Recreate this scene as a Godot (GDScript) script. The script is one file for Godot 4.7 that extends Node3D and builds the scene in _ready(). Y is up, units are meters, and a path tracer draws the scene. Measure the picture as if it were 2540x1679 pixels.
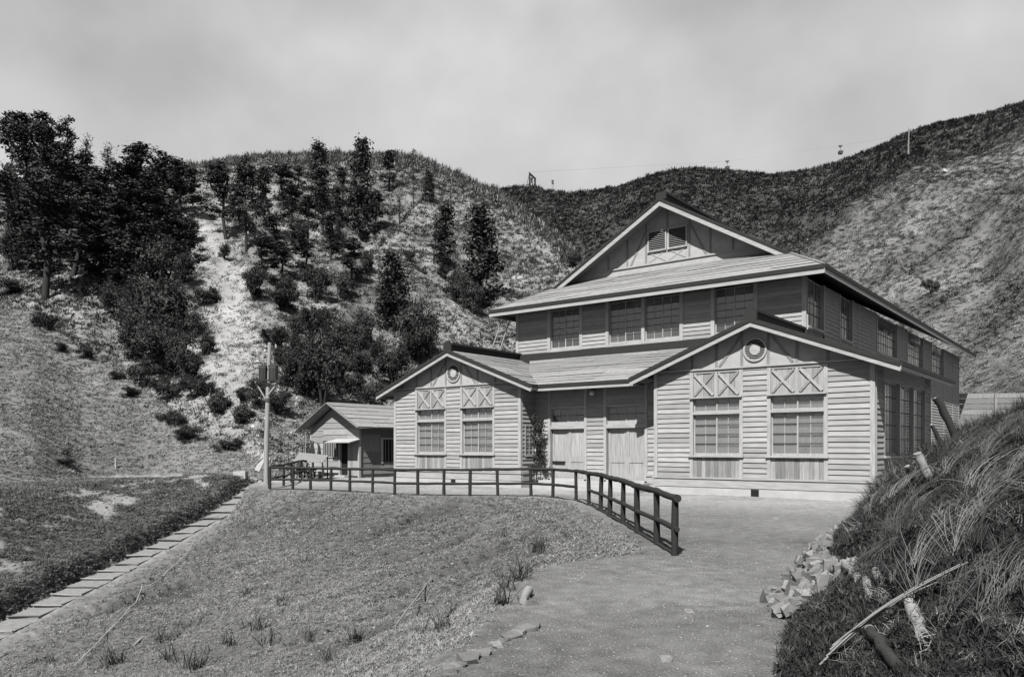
extends Node3D
# A timber assembly hall below scrubby hills, seen from the approach path.
# Working frame: X right, Z forward (world z = -Z), heights above the terrace. Photo pixels (2540 x 1679) give directions only.

const F := 1960.0
const CX := 1270.0
const YH := 1110.0
const CAMH := 1.75
const D0 := 27.2
const AX := Vector2(-0.7875, 0.6164)   # along the hall's front
const BX := Vector2(0.6166, 0.7873)    # into the hall
var C0 := Vector2(11.668, 25.410)       # front corner of the porch wing
var rng := RandomNumberGenerator.new()
var used := {}
var M := {}
var n1 := FastNoiseLite.new()
var n2 := FastNoiseLite.new()
var n3 := FastNoiseLite.new()

# ---------------------------------------------------------------- mesh builder
class MB:
	var v := PackedVector3Array()
	var n := PackedVector3Array()
	var c := PackedColorArray()
	var col := Color(1, 1, 1)
	var colored := false
	func tri(a: Vector3, b: Vector3, d: Vector3) -> void:   # counter-clockwise from outside
		var nn := (b - a).cross(d - a).normalized()
		v.append(a); v.append(d); v.append(b)
		n.append(nn); n.append(nn); n.append(nn)
		if colored:
			c.append(col); c.append(col); c.append(col)
	func quad(a: Vector3, b: Vector3, d: Vector3, e: Vector3) -> void:
		tri(a, b, d)
		tri(a, d, e)
	func hexa(p: Array) -> void:   # corners by bits (1: u, 2: h, 4: o)
		var mid := Vector3.ZERO
		for q in p:
			mid += q
		mid /= 8.0
		for f in [[0, 1, 3, 2], [4, 5, 7, 6], [0, 1, 5, 4], [2, 3, 7, 6], [0, 2, 6, 4], [1, 3, 7, 5]]:
			var a: Vector3 = p[f[0]]
			var b: Vector3 = p[f[1]]
			var d: Vector3 = p[f[2]]
			var e: Vector3 = p[f[3]]
			var nn := (b - a).cross(d - a)
			if nn.length_squared() < 1e-14:
				nn = (d - a).cross(e - a)
			if nn.dot((a + b + d + e) / 4.0 - mid) < 0.0:
				quad(e, d, b, a)
			else:
				quad(a, b, d, e)
	func box(lo: Vector3, hi: Vector3) -> void:
		var p := []
		for k in 8:
			p.append(Vector3(hi.x if k & 1 else lo.x, hi.y if k & 2 else lo.y, hi.z if k & 4 else lo.z))
		hexa(p)
	func bar(a: Vector3, b: Vector3, w: float, t: float, up := Vector3.UP) -> void:
		var d := (b - a).normalized()
		var s := d.cross(up)
		if s.length() < 0.01:
			s = d.cross(Vector3.RIGHT)
		s = s.normalized()
		var o := s.cross(d).normalized()
		var p := []
		for k in 8:
			p.append((b if k & 1 else a) + s * (w * 0.5 if k & 2 else -w * 0.5) + o * (t * 0.5 if k & 4 else -t * 0.5))
		hexa(p)
	func tube(pts: Array, rad: Array, sides := 7, cap := true) -> void:
		var rings := []
		var side := Vector3.RIGHT
		for i in pts.size():
			var d: Vector3 = (pts[mini(i + 1, pts.size() - 1)] - pts[maxi(i - 1, 0)]).normalized()
			if absf(d.dot(side)) > 0.9:
				side = Vector3.FORWARD if absf(d.dot(Vector3.FORWARD)) < 0.9 else Vector3.UP
			side = (side - d * side.dot(d)).normalized()
			var o := d.cross(side)
			var ring := []
			for k in sides:
				var an := TAU * k / sides
				ring.append(side * cos(an) + o * sin(an))
			rings.append(ring)
		for i in pts.size() - 1:
			for k in sides:
				var k2 := (k + 1) % sides
				var a: Vector3 = pts[i] + rings[i][k] * rad[i]
				var b: Vector3 = pts[i] + rings[i][k2] * rad[i]
				var d: Vector3 = pts[i + 1] + rings[i + 1][k2] * rad[i + 1]
				var e: Vector3 = pts[i + 1] + rings[i + 1][k] * rad[i + 1]
				for q in [[a, rings[i][k]], [d, rings[i + 1][k2]], [b, rings[i][k2]], [a, rings[i][k]], [e, rings[i + 1][k]], [d, rings[i + 1][k2]]]:
					v.append(q[0])
					n.append(q[1])
					if colored:
						c.append(col)
		if cap:
			for i in [0, pts.size() - 1]:
				for k in sides:
					var a: Vector3 = pts[i] + rings[i][k] * rad[i]
					var b: Vector3 = pts[i] + rings[i][(k + 1) % sides] * rad[i]
					if i == 0:
						tri(pts[i], b, a)
					else:
						tri(pts[i], a, b)
	func mesh() -> ArrayMesh:
		var arr := []
		arr.resize(Mesh.ARRAY_MAX)
		arr[Mesh.ARRAY_VERTEX] = v
		arr[Mesh.ARRAY_NORMAL] = n
		if colored:
			arr[Mesh.ARRAY_COLOR] = c
		var m := ArrayMesh.new()
		m.add_surface_from_arrays(Mesh.PRIMITIVE_TRIANGLES, arr)
		return m

# a wall's own frame: u along it, h up, o outward
class Wall:
	var O: Vector3
	var U: Vector3
	var N: Vector3
	func _init(o: Vector3, u: Vector3, nn: Vector3) -> void:
		O = o; U = u; N = nn
	func p(u: float, h: float, o: float) -> Vector3:
		return O + U * u + Vector3.UP * h + N * o

func wbox(mb: MB, w: Wall, u0: float, u1: float, h0: float, h1: float, o0: float, o1: float) -> void:
	var q := []
	for k in 8:
		q.append(w.p(u1 if k & 1 else u0, h1 if k & 2 else h0, o1 if k & 4 else o0))
	mb.hexa(q)

func wclap(mb: MB, w: Wall, u0: float, u1: float, h0: float, h1: float, ob: float, ot: float, sag := 0.0) -> void:
	var q := []
	for k in 8:
		var top := (k & 2) != 0
		q.append(w.p(u1 if k & 1 else u0, (h1 if top else h0) + (sag if k & 1 else -sag) * (0.0 if top else 1.0), (ot if top else ob) if k & 4 else -0.01))
	mb.hexa(q)

func wdiag(mb: MB, w: Wall, u0: float, h0: float, u1: float, h1: float, wide: float, o0: float, o1: float) -> void:
	var d := Vector2(u1 - u0, h1 - h0).normalized()
	var s := Vector2(-d.y, d.x) * wide * 0.5
	var q := []
	for k in 8:
		var b := Vector2(u1, h1) if k & 1 else Vector2(u0, h0)
		b += s if k & 2 else -s
		q.append(w.p(b.x, b.y, o1 if k & 4 else o0))
	mb.hexa(q)

# ---------------------------------------------------------------- nodes
func numbered(called: String) -> String:
	if not used.has(called):
		used[called] = 0
		return called
	used[called] += 1
	return "%s_%03d" % [called, used[called]]

func tag(o: Node, label: String, category: String, group := "", kind := "") -> Node:
	o.set_meta("label", label)
	o.set_meta("category", category)
	if group:
		o.set_meta("group", group)
	if kind:
		o.set_meta("kind", kind)
	return o

func thing(called: String, label: String, category: String, at := Vector3.ZERO, group := "") -> Node3D:
	var o := Node3D.new()
	o.name = numbered(called)
	add_child(o)
	o.position = at
	tag(o, label, category, group)
	return o

func part(parent: Node, called: String, mb, m: Material) -> MeshInstance3D:
	var o := MeshInstance3D.new()
	o.name = called if parent != self else numbered(called)
	o.mesh = mb.mesh() if mb is MB else mb
	o.material_override = m
	parent.add_child(o, true)
	return o

func wpos(x: float, h: float, z: float) -> Vector3:
	return Vector3(x, h, -z)

func hp(a: float, b: float, h: float) -> Vector3:   # a point of the hall's own frame in the world
	var p := C0 + AX * a + BX * b
	return Vector3(p.x, h, -p.y)

# ---------------------------------------------------------------- materials
func grey(l: float) -> Color:
	return Color(l, l, l).linear_to_srgb()

func seam(n: FastNoiseLite, x: float, y: float, w: float, h: float, sx: float, sy: float) -> float:
	var fx := x / w
	var fy := y / h
	var a := lerpf(n.get_noise_2d(x * sx, y * sy), n.get_noise_2d((x - w) * sx, y * sy), fx)
	var b := lerpf(n.get_noise_2d(x * sx, (y - h) * sy), n.get_noise_2d((x - w) * sx, (y - h) * sy), fx)
	return lerpf(a, b, fy)

func make_tex(size: int, kind: String) -> ImageTexture:
	var im := Image.create(size, size, false, Image.FORMAT_RGB8)
	var a := FastNoiseLite.new()
	a.seed = 11
	a.frequency = 0.02
	a.fractal_octaves = 4
	var b := FastNoiseLite.new()
	b.seed = 5
	b.frequency = 0.09
	b.fractal_octaves = 3
	var r := RandomNumberGenerator.new()
	r.seed = 3
	for y in size:
		for x in size:
			var l := 0.5
			match kind:
				"grain":   # streaks along u, weathered blotches
					var s := seam(a, x, y, size, size, 0.16, 6.0)
					var t := seam(b, x, y, size, size, 0.12, 0.3)
					var u := seam(a, x, y, size, size, 0.6, 0.8)
					l = 0.82 + 0.26 * s + 0.22 * t + 0.2 * u + r.randf_range(-0.05, 0.05)
				"soil":
					var s2 := seam(b, x, y, size, size, 2.2, 2.2)
					var t2 := seam(a, x, y, size, size, 0.8, 0.8)
					l = 0.74 + 0.6 * s2 + 0.34 * t2 + r.randf_range(-0.18, 0.18)
				"plaster":
					var s3 := seam(a, x, y, size, size, 0.7, 0.7)
					l = 0.86 + 0.2 * s3 + r.randf_range(-0.05, 0.05)
			l = clampf(l, 0.08, 1.0)
			im.set_pixel(x, y, Color(l, l, l).linear_to_srgb())
	return ImageTexture.create_from_image(im)

func turned(t: ImageTexture) -> ImageTexture:
	var im: Image = t.get_image().duplicate()
	im.rotate_90(CLOCKWISE)
	return ImageTexture.create_from_image(im)

func mat(called: String, l: float, rough := 0.9, tex: Texture2D = null, scale := Vector3.ONE, world := false, spec := 0.3) -> StandardMaterial3D:
	var m := StandardMaterial3D.new()
	m.resource_name = called
	m.albedo_color = grey(l)
	m.roughness = rough
	m.metallic_specular = spec
	m.cull_mode = BaseMaterial3D.CULL_DISABLED
	if tex:
		m.albedo_texture = tex
		m.uv1_triplanar = true
		m.uv1_world_triplanar = world
		m.uv1_scale = scale
	M[called] = m
	return m

func vmat(called: String, rough := 0.95, tex: Texture2D = null, scale := 1.0, gain := 1.0) -> StandardMaterial3D:
	var m := mat(called, gain, rough, tex, Vector3.ONE * scale, true, 0.2)
	m.vertex_color_use_as_albedo = true
	return m

func leafmat(called: String) -> StandardMaterial3D:
	var m := vmat(called, 0.8, null, 1.0, 0.7)
	m.backlight_enabled = true
	m.backlight = grey(0.03)
	return m

func materials() -> void:
	var g := make_tex(512, "grain")
	var gv := turned(g)
	var s := make_tex(512, "soil")
	var p := make_tex(256, "plaster")
	var hs := Vector3(0.22, 0.9, 0.22)
	var vs := Vector3(0.9, 0.22, 0.9)
	mat("board_a", 0.1968, 0.85, g, hs)
	mat("board_b", 0.2214, 0.85, g, hs + Vector3(0.05, 0.1, 0.02))
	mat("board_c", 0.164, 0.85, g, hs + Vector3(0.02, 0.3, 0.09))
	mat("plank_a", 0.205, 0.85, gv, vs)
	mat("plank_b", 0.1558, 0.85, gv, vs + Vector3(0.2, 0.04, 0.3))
	mat("plank_c", 0.1148, 0.85, gv, vs + Vector3(0.4, 0.1, 0.1))
	mat("trim", 0.2296, 0.8, gv, vs)
	mat("trim_h", 0.2255, 0.8, g, hs)
	mat("plaster", 0.2296, 0.95, p, Vector3.ONE * 0.6)
	mat("concrete", 0.246, 0.95, p, Vector3.ONE * 0.4)
	mat("batten", 0.1394, 0.85, gv, vs)
	mat("dark_wood", 0.0171, 0.85, g, hs)
	mat("dark_vert", 0.0204, 0.85, gv, vs)
	mat("soffit", 0.1886, 0.9, g, hs)
	mat("core", 0.164, 0.95)
	for q in [["glass", 0.08, 0.03], ["dusty_glass", 0.16, 0.14]]:
		var gm := mat(q[0], 0.2, q[2], null, Vector3.ONE, false, 0.5)
		gm.transparency = BaseMaterial3D.TRANSPARENCY_ALPHA
		gm.albedo_color.a = q[1]
	mat("curtain", 0.123, 0.95, gv, Vector3(0.5, 0.3, 0.5))
	mat("opal_glass", 0.328, 0.3)
	mat("shingle_a", 0.164, 0.9, s, Vector3(0.35, 0.35, 0.5))
	mat("shingle_b", 0.1435, 0.9, s, Vector3(0.3, 0.4, 0.6))
	mat("shingle_c", 0.1845, 0.9, s, Vector3(0.4, 0.3, 0.45))
	mat("black", 0.0068, 0.9)  # black sheets in vents and shed openings stand for the shade inside
	mat("glazing_bar", 0.034, 0.8)  # dark tone paints in the shadow line along each crossbar
	mat("iron", 0.0204, 0.6, null, Vector3.ONE, false, 0.5)
	mat("fence_wood", 0.015, 0.85, g, Vector3(0.8, 2.0, 0.8), true)
	mat("pole_wood", 0.1804, 0.85, gv, vs)
	mat("white_board", 0.246, 0.8, g, hs)
	mat("cloth", 0.3063, 0.95, p, Vector3.ONE)
	mat("grey_wood", 0.0817, 0.9, g, hs, true)
	mat("bark", 0.0613, 0.95, gv, Vector3(3, 1, 3))
	mat("bark_dark", 0.0204, 0.95, gv, Vector3(1, 0.4, 1))
	mat("cut_wood", 0.164, 0.9, g, Vector3.ONE * 2.0)
	mat("stone_a", 0.1148, 0.95, s, Vector3.ONE * 2.6, true)
	mat("stone_b", 0.0902, 0.95, s, Vector3.ONE * 2.6, true)
	mat("stone_c", 0.1476, 0.95, s, Vector3.ONE * 2.6, true)
	mat("earth_tread", 0.1558, 0.95, s, Vector3.ONE * 0.5, true)
	mat("rope", 0.2042, 0.9)
	vmat("ground", 0.97, s, 0.35, 0.68)
	vmat("hill", 0.97, s, 0.045, 0.68)
	var bump: Image = s.get_image().duplicate()
	bump.convert(Image.FORMAT_RGBA8)
	bump.bump_map_to_normal_map(6.0)
	var bt := ImageTexture.create_from_image(bump)
	for k in ["ground", "hill", "earth_tread"]:
		M[k].normal_enabled = true
		M[k].normal_texture = bt
		M[k].normal_scale = 0.9
	leafmat("leaf")
	leafmat("blade")

# ---------------------------------------------------------------- the lie of the land
var crest := PackedVector2Array([Vector2(-1.9, -8), Vector2(-1.0, 2), Vector2(-0.55, 6.2), Vector2(0.0, 9.6), Vector2(0.3, 11.2), Vector2(1.0, 12.3), Vector2(2.3, 13.0), Vector2(2.25, 16), Vector2(2.15, 20), Vector2(1.9, 24), Vector2(1.5, 26.2), Vector2(0.6, 27.6), Vector2(-0.8, 28.1), Vector2(-4.2, 28.6), Vector2(-7, 31.0), Vector2(-10.6, 32.5), Vector2(-11.6, 34.5), Vector2(-12.1, 38), Vector2(-12.25, 41)])
var bank := PackedVector2Array()
var mound_foot := PackedVector2Array([Vector2(1.0, -8), Vector2(1.5, 3.0), Vector2(2.0, 6.0), Vector2(2.75, 7.8), Vector2(3.0, 9.0), Vector2(5.7, 14.4), Vector2(7.4, 17), Vector2(11, 19.3), Vector2(16, 20.5), Vector2(40, 21)])
var mound_poly := PackedVector2Array()
const STAIR_Z := [-8.0, 6.0, 14.0, 20.7, 22.7, 26.2, 28.5, 29.7, 32.3, 34.9, 37.8, 40.4]
const STAIR_H := [-4.6, -4.0, -3.3, -2.72, -2.5, -2.16, -1.9, -1.76, -1.46, -1.14, -0.6, -0.02]
# near slope beyond the footpath, by photo column: where the footpath runs, and the slope's crest
const NP := [-1400.0, -700.0, -400.0, 0.0, 80.0, 200.0, 350.0, 500.0, 640.0, 700.0, 790.0]
const NZP := [28.0, 30.0, 32.0, 36.0, 37.5, 42.0, 44.6, 43.5, 41.5, 41.2, 41.2]
const NZC := [76.0, 72.0, 66.0, 60.0, 58.5, 55.0, 52.0, 48.0, 45.0, 44.0, 43.5]
const NYC := [300.0, 430.0, 560.0, 752.0, 770.0, 862.0, 960.0, 1068.0, 1142.0, 1170.0, 1183.0]
# hills: photo column, skyline row, distance of the crest, distance and height of the foot
var spur := {"x": [-1500.0, -700.0, -300.0, 0.0, 200.0, 330.0, 460.0, 642.0, 857.0, 1000.0, 1049.0, 1135.0, 1231.0, 1285.0, 1392.0, 1435.0, 1500.0, 1600.0, 1750.0, 1900.0], "y": [300.0, 380.0, 440.0, 450.0, 440.0, 428.0, 414.0, 386.0, 380.0, 382.0, 392.0, 431.0, 474.0, 511.0, 590.0, 633.0, 700.0, 810.0, 950.0, 1080.0], "zc": [140.0, 142.0, 146.0, 150.0, 155.0, 160.0, 165.0, 175.0, 178.0, 177.0, 175.0, 168.0, 160.0, 152.0, 132.0, 122.0, 108.0, 95.0, 86.0, 80.0], "z0": [84.0, 80.0, 72.0, 66.0, 61.0, 57.0, 53.0, 49.0, 55.0, 60.0, 62.0, 64.0, 66.0, 66.0, 67.0, 68.0, 68.0, 68.0, 68.0, 68.0], "h0": [10.0, 10.0, 10.0, 8.5, 5.0, 3.0, 1.0, 0.1, 0.0, 0.0, 0.0, 0.0, 0.0, 0.0, 0.0, 0.0, 0.0, 0.0, 0.0, 0.0]}
var far := {"x": [900.0, 1150.0, 1231.0, 1263.0, 1312.0, 1370.0, 1413.0, 1475.0, 1542.0, 1617.0, 1670.0, 1756.0, 1831.0, 1917.0, 1992.0, 2088.0, 2195.0, 2254.0, 2334.0, 2441.0, 2540.0, 2900.0, 3600.0], "y": [520.0, 480.0, 472.0, 461.0, 459.0, 472.0, 478.0, 470.0, 459.0, 431.0, 420.0, 416.0, 424.0, 431.0, 422.0, 397.0, 356.0, 327.0, 303.0, 282.0, 250.0, 160.0, 60.0], "zc": [270.0, 270.0, 270.0, 270.0, 268.0, 266.0, 265.0, 265.0, 262.0, 258.0, 255.0, 250.0, 246.0, 240.0, 235.0, 226.0, 216.0, 210.0, 202.0, 192.0, 182.0, 160.0, 140.0], "z0": [190.0, 185.0, 180.0, 178.0, 172.0, 164.0, 156.0, 146.0, 134.0, 124.0, 118.0, 108.0, 102.0, 96.0, 92.0, 88.0, 84.0, 82.0, 78.0, 72.0, 66.0, 56.0, 50.0], "h0": [10.0, 10.0, 10.0, 10.0, 10.0, 10.0, 9.0, 8.0, 6.0, 4.0, 3.0, 1.0, 0.0, 0.0, 0.0, 0.0, 0.0, 0.5, 1.0, 1.5, 2.0, 3.0, 4.0]}

func table(xs: Array, ys: Array, x: float) -> float:
	if x <= xs[0]:
		return ys[0]
	for i in range(1, xs.size()):
		if x <= xs[i]:
			return lerpf(ys[i - 1], ys[i], (x - xs[i - 1]) / (xs[i] - xs[i - 1]))
	return ys[-1]

func line_dist(p: Vector2, l: PackedVector2Array) -> float:
	var best := 1e9
	for i in l.size() - 1:
		best = minf(best, p.distance_squared_to(Geometry2D.get_closest_point_to_segment(p, l[i], l[i + 1])))
	return sqrt(best)

var reg := 0   # what near_h met: 0 terrace, 1 embankment, 2 mound, 3 knoll, 4 near slope, 5 stair, 6 footpath
var deep := 0.0
func near_h(x: float, z: float) -> float:
	reg = 0
	deep = 0.0
	var px := CX + F * x / maxf(z, 1.0)
	if px < 790.0 and x < -11.0 and z > 26.0:
		var zp := table(NP, NZP, px)
		if z > zp - 0.6:
			var zc := table(NP, NZC, px)
			var hc := CAMH + (YH - table(NP, NYC, px)) / F * zc
			var t := (z - zp) / (zc - zp)
			reg = 6 if z < zp + 0.05 + 0.1 * n2.get_noise_2d(x * 3.0, z * 3.0) else 4
			var w := smoothstep(790.0, 700.0, px)
			var h := 0.12
			if t < 1.0:
				h = lerpf(0.12, hc, pow(maxf(t, 0.0), 1.12))
				h += 0.35 * n1.get_noise_2d(x * 1.3, z * 1.3) * clampf(t * 6.0, 0.0, 1.0) * clampf((1.0 - t) * 5.0, 0.15, 1.0)
				h += 0.12 * n2.get_noise_2d(x * 2.0, z * 2.0) * clampf(t * 6.0, 0.0, 1.0)
			else:
				h = maxf(hc - (z - zc) * 0.6, -1.0)
			if px > 700.0:
				reg = 0
			return h * w
	if x < -12.3 and z < 41.5:
		var hs := table(STAIR_Z, STAIR_H, z)
		if x > -13.35:
			reg = 5
			return hs - 0.035
		var e := -13.4 - x
		reg = 3
		var top := minf(hs + 0.55 + 0.25 * n1.get_noise_2d(z * 2.0, 7.0), 0.3)
		var k := smoothstep(0.0, 7.0, e)
		var h2 := lerpf(top, 0.12, k)
		h2 += (0.22 * n1.get_noise_2d(x * 2.2, z * 2.2) + 0.1 * n2.get_noise_2d(x * 3.0, z * 3.0)) * sin(PI * clampf(k, 0.0, 1.0)) * 1.2
		return lerpf(hs - 0.12, h2, smoothstep(-0.05, 0.38 + 0.2 * n2.get_noise_2d(3.0, z * 4.0), e))
	if x < 2.5 and z < 41.0 and Geometry2D.is_point_in_polygon(Vector2(x, z), bank):
		var d := line_dist(Vector2(x, z), crest)
		var ds := maxf(x + 12.3, 0.0)
		var t2 := d / maxf(d + ds, 0.01)
		reg = 1
		deep = d
		var hs2 := table(STAIR_Z, STAIR_H, z)
		var f := 1.0 - pow(1.0 - t2, 1.75)
		f *= smoothstep(-0.3, 0.8, d) * 0.6 + 0.4
		var rough := clampf(d * 0.8, 0.0, 1.0) * clampf(ds, 0.0, 1.0)
		var gully := n1.get_noise_2d(x * 1.6 + z * 0.5, z * 0.5 - x * 0.4)
		return hs2 * f + rough * (0.2 * gully + 0.09 * n2.get_noise_2d(x * 2.4, z * 2.4) + 0.05 * n3.get_noise_2d(x * 3.0, z * 3.0) - 0.24 * rut_at(x, z))
	var h3 := 0.03 * n1.get_noise_2d(x * 1.5, z * 1.5) + 0.02 * n2.get_noise_2d(x * 3.0, z * 3.0)
	if z < 21.0 and x > 0.9 and Geometry2D.is_point_in_polygon(Vector2(x, z), mound_poly):
		var dm := line_dist(Vector2(x, z), mound_foot)
		reg = 2
		deep = dm
		h3 += 3.9 * (1.0 - exp(-dm * 0.27)) + clampf(dm, 0.0, 1.0) * (0.22 * n1.get_noise_2d(x * 4.0, z * 4.0) + 0.08 * n2.get_noise_2d(x * 8.0, z * 8.0))
	return h3

func col_of(h: Dictionary, px: float) -> Array:
	var xs: Array = h.x
	var i := 1
	while i < xs.size() - 1 and xs[i] < px:
		i += 1
	var t := clampf((px - xs[i - 1]) / (xs[i] - xs[i - 1]), 0.0, 1.0)
	var zc := lerpf(h.zc[i - 1], h.zc[i], t)
	return [zc, CAMH + (YH - lerpf(h.y[i - 1], h.y[i], t)) / F * zc, lerpf(h.z0[i - 1], h.z0[i], t), lerpf(h.h0[i - 1], h.h0[i], t)]

func hill_h(h: Dictionary, x: float, z: float, col: Array) -> float:
	var zc: float = col[0]
	var hc: float = col[1]
	if z < col[2]:
		return col[3] - (col[2] - z) * 0.4
	if z > zc:
		return hc - (z - zc) * 0.35
	var t: float = (z - col[2]) / (zc - col[2])
	var b := sin(PI * minf(t, 0.985)) * clampf(t * 5.0, 0.0, 1.0)
	return lerpf(col[3], hc, t) + b * (4.5 * n1.get_noise_2d(x * 0.16, z * 0.16) + 1.6 * n2.get_noise_2d(x * 0.18, z * 0.18) - 2.6 * smoothstep(0.12, 0.42, n1.get_noise_2d(x * 0.42 + 50.0, z * 0.13))) + 0.35 * n3.get_noise_2d(x * 0.5, z * 0.5) * clampf(t * 4.0, 0.0, 1.0)

# where the sight line through a photo pixel meets the land; which: 0 all, 1 near only
func hit(px: float, py: float, which := 0) -> Vector3:
	var r := (px - CX) / F
	var s := (YH - py) / F
	var z := 3.0
	var cs := col_of(spur, px)
	var cf := col_of(far, px)
	while z < 300.0:
		var ray := CAMH + s * z
		if z < 78.0 and near_h(r * z, z) >= ray:
			return wpos(r * z, near_h(r * z, z), z)
		if which == 0 and z > 45.0:
			var a := hill_h(spur, r * z, z, cs) if z <= cs[0] else -99.0
			var b := hill_h(far, r * z, z, cf) if z <= cf[0] and px > 1000.0 else -99.0
			if maxf(a, b) >= ray:
				return wpos(r * z, maxf(a, b), z)
		z += 0.04 if z < 20.0 else (0.12 if z < 45.0 else 0.3)
	return wpos(r * 170.0, CAMH + s * 170.0, 170.0)

func patch(x: float, z: float, k: float) -> float:
	return n1.get_noise_2d(x * k, z * k) * 0.65 + n2.get_noise_2d(x * k * 0.9, z * k * 0.9) * 0.5

func sheet(called: String, pos: PackedVector3Array, cols: PackedColorArray, w: int, h: int, m: Material) -> MeshInstance3D:
	var nn := PackedVector3Array()
	nn.resize(pos.size())
	var idx := PackedInt32Array()
	for j in h:
		for i in w:
			var k := j * w + i
			var dx := pos[j * w + mini(i + 1, w - 1)] - pos[j * w + maxi(i - 1, 0)]
			var dz := pos[mini(j + 1, h - 1) * w + i] - pos[maxi(j - 1, 0) * w + i]
			var q := dx.cross(dz)
			nn[k] = (q if q.y > 0.0 else -q).normalized()
			if i < w - 1 and j < h - 1:
				idx.append(k); idx.append(k + w); idx.append(k + 1)
				idx.append(k + 1); idx.append(k + w); idx.append(k + w + 1)
	var arr := []
	arr.resize(Mesh.ARRAY_MAX)
	arr[Mesh.ARRAY_VERTEX] = pos
	arr[Mesh.ARRAY_NORMAL] = nn
	arr[Mesh.ARRAY_COLOR] = cols
	arr[Mesh.ARRAY_INDEX] = idx
	var me := ArrayMesh.new()
	me.add_surface_from_arrays(Mesh.PRIMITIVE_TRIANGLES, arr)
	var o := part(self, called, me, m)
	o.set_meta("kind", "structure")
	return o

var gpos := PackedVector3Array()
var greg := PackedInt32Array()
var gdeep := PackedFloat32Array()
var gw := 0
var gh := 0

func rut_at(x: float, z: float) -> float:   # washed-out ruts running down the bank
	var along := x * 0.8 + z * 0.6
	var across := x * -0.6 + z * 0.8
	return smoothstep(0.10, 0.42, n1.get_noise_2d(across * 6.0 + 2.5 * n2.get_noise_2d(x, z), along * 0.9))

func bare_earth(x: float, z: float) -> float:   # scraped patches near the steps
	return smoothstep(0.14, 0.28, n1.get_noise_2d(x * 2.6 + 31.0, z * 2.2 - 11.0) + 0.25 * n2.get_noise_2d(x * 2.0, z * 2.0)) * smoothstep(7.5, 2.5, -13.4 - x) * smoothstep(0.5, 1.4, -13.4 - x)

func soil_albedo(r: int, x: float, z: float, d: float) -> float:
	var p := patch(x, z, 1.0)
	var f := n3.get_noise_2d(x * 3.0, z * 3.0)
	match r:
		0:   # trodden path and apron: paler gravel near the hall in ragged patches
			var before := (C0 - Vector2(x, z)).dot(BX)
			var apron := smoothstep(9.5, 2.0, before + 4.5 * p) if before > -2.0 else 1.0
			return (0.150 + 0.085 * p + 0.03 * f) * (1.0 + 0.95 * apron)
		1:
			var lip := smoothstep(1.5, 0.1, d + 0.9 * p)
			var foot := smoothstep(1.5, 0.2, x + 12.3 + 0.8 * p)
			var rut := rut_at(x, z)
			return (0.112 + 0.05 * p + 0.035 * f + 0.05 * lip) * (1.0 - 0.5 * rut) + 0.08 * foot
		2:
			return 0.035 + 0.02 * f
		3:
			var bare := bare_earth(x, z)
			return 0.13 + 0.05 * p + 0.035 * f + 0.11 * bare
		4:
			return 0.165 + 0.07 * p + 0.03 * f
		5:
			return 0.24 + 0.05 * f
		_:
			return 0.27 + 0.05 * f

func land() -> void:
	for q in crest:
		bank.append(q)
	bank.append(Vector2(-12.3, 41))
	bank.append(Vector2(-12.3, -8))
	for q in mound_foot:
		mound_poly.append(q)
	mound_poly.append(Vector2(40, -8))
	# near ground: rows grow with distance
	gw = 470
	var zs := []
	var zz := -5.0
	while zz < 84.0:
		zs.append(zz)
		zz += 0.09 + maxf(zz, 0.0) * 0.0065
	gh = zs.size()
	var cols := PackedColorArray()
	for z in zs:
		for i in gw:
			var u := 2.0 * i / (gw - 1) - 1.0
			var r := 0.95 * u + 0.35 * u * u * u * u * u
			var x: float = r * (maxf(z, 0.0) + 5.0)
			var h := near_h(x, z)
			gpos.append(wpos(x, h, z))
			greg.append(reg)
			gdeep.append(deep)
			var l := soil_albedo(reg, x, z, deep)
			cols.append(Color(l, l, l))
	sheet("ground", gpos, cols, gw, gh, M.ground)
	# the two hills
	for d in [["hillside", spur, -1500.0, 1900.0, 300, 150], ["far_hill", far, 900.0, 3600.0, 300, 130]]:
		var pos := PackedVector3Array()
		var cc := PackedColorArray()
		var w: int = d[4]
		var rows: int = d[5]
		for j in rows:
			for i in w:
				var px: float = lerpf(d[2], d[3], float(i) / (w - 1))
				var c := col_of(d[1], px)
				var t: float = -0.08 + 1.4 * j / (rows - 1)
				var z: float = lerpf(c[2], c[0], t)
				var x: float = (px - CX) / F * z
				pos.append(wpos(x, hill_h(d[1], x, z, c), z))
				var l := hill_albedo(d[0] == "far_hill", px, x, z, t)
				cc.append(Color(l, l, l))
		sheet(d[0], pos, cc, w, rows, M.hill)
	# the valley floor the hills stand on
	var fl := PackedVector3Array()
	var fc := PackedColorArray()
	for j in 9:
		for i in 9:
			fl.append(Vector3(-800.0 + 200.0 * i, -6.0, 800.0 - 200.0 * j))
			fc.append(Color(0.12, 0.12, 0.12))
	sheet("valley_floor", fl, fc, 9, 9, M.hill)

func scree(px: float, t: float) -> float:   # bare chute running down the cleared spur
	var edge_n := 34.0 * n2.get_noise_2d(px * 0.12, t * 24.0) + 22.0 * n1.get_noise_2d(px * 0.2, t * 60.0)
	return smoothstep(66.0, 22.0, absf(px + edge_n - (548.0 + 30.0 * sin(t * 7.0) - 40.0 * t))) * smoothstep(0.72, 0.6, t) * smoothstep(0.02, 0.08, t)

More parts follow.
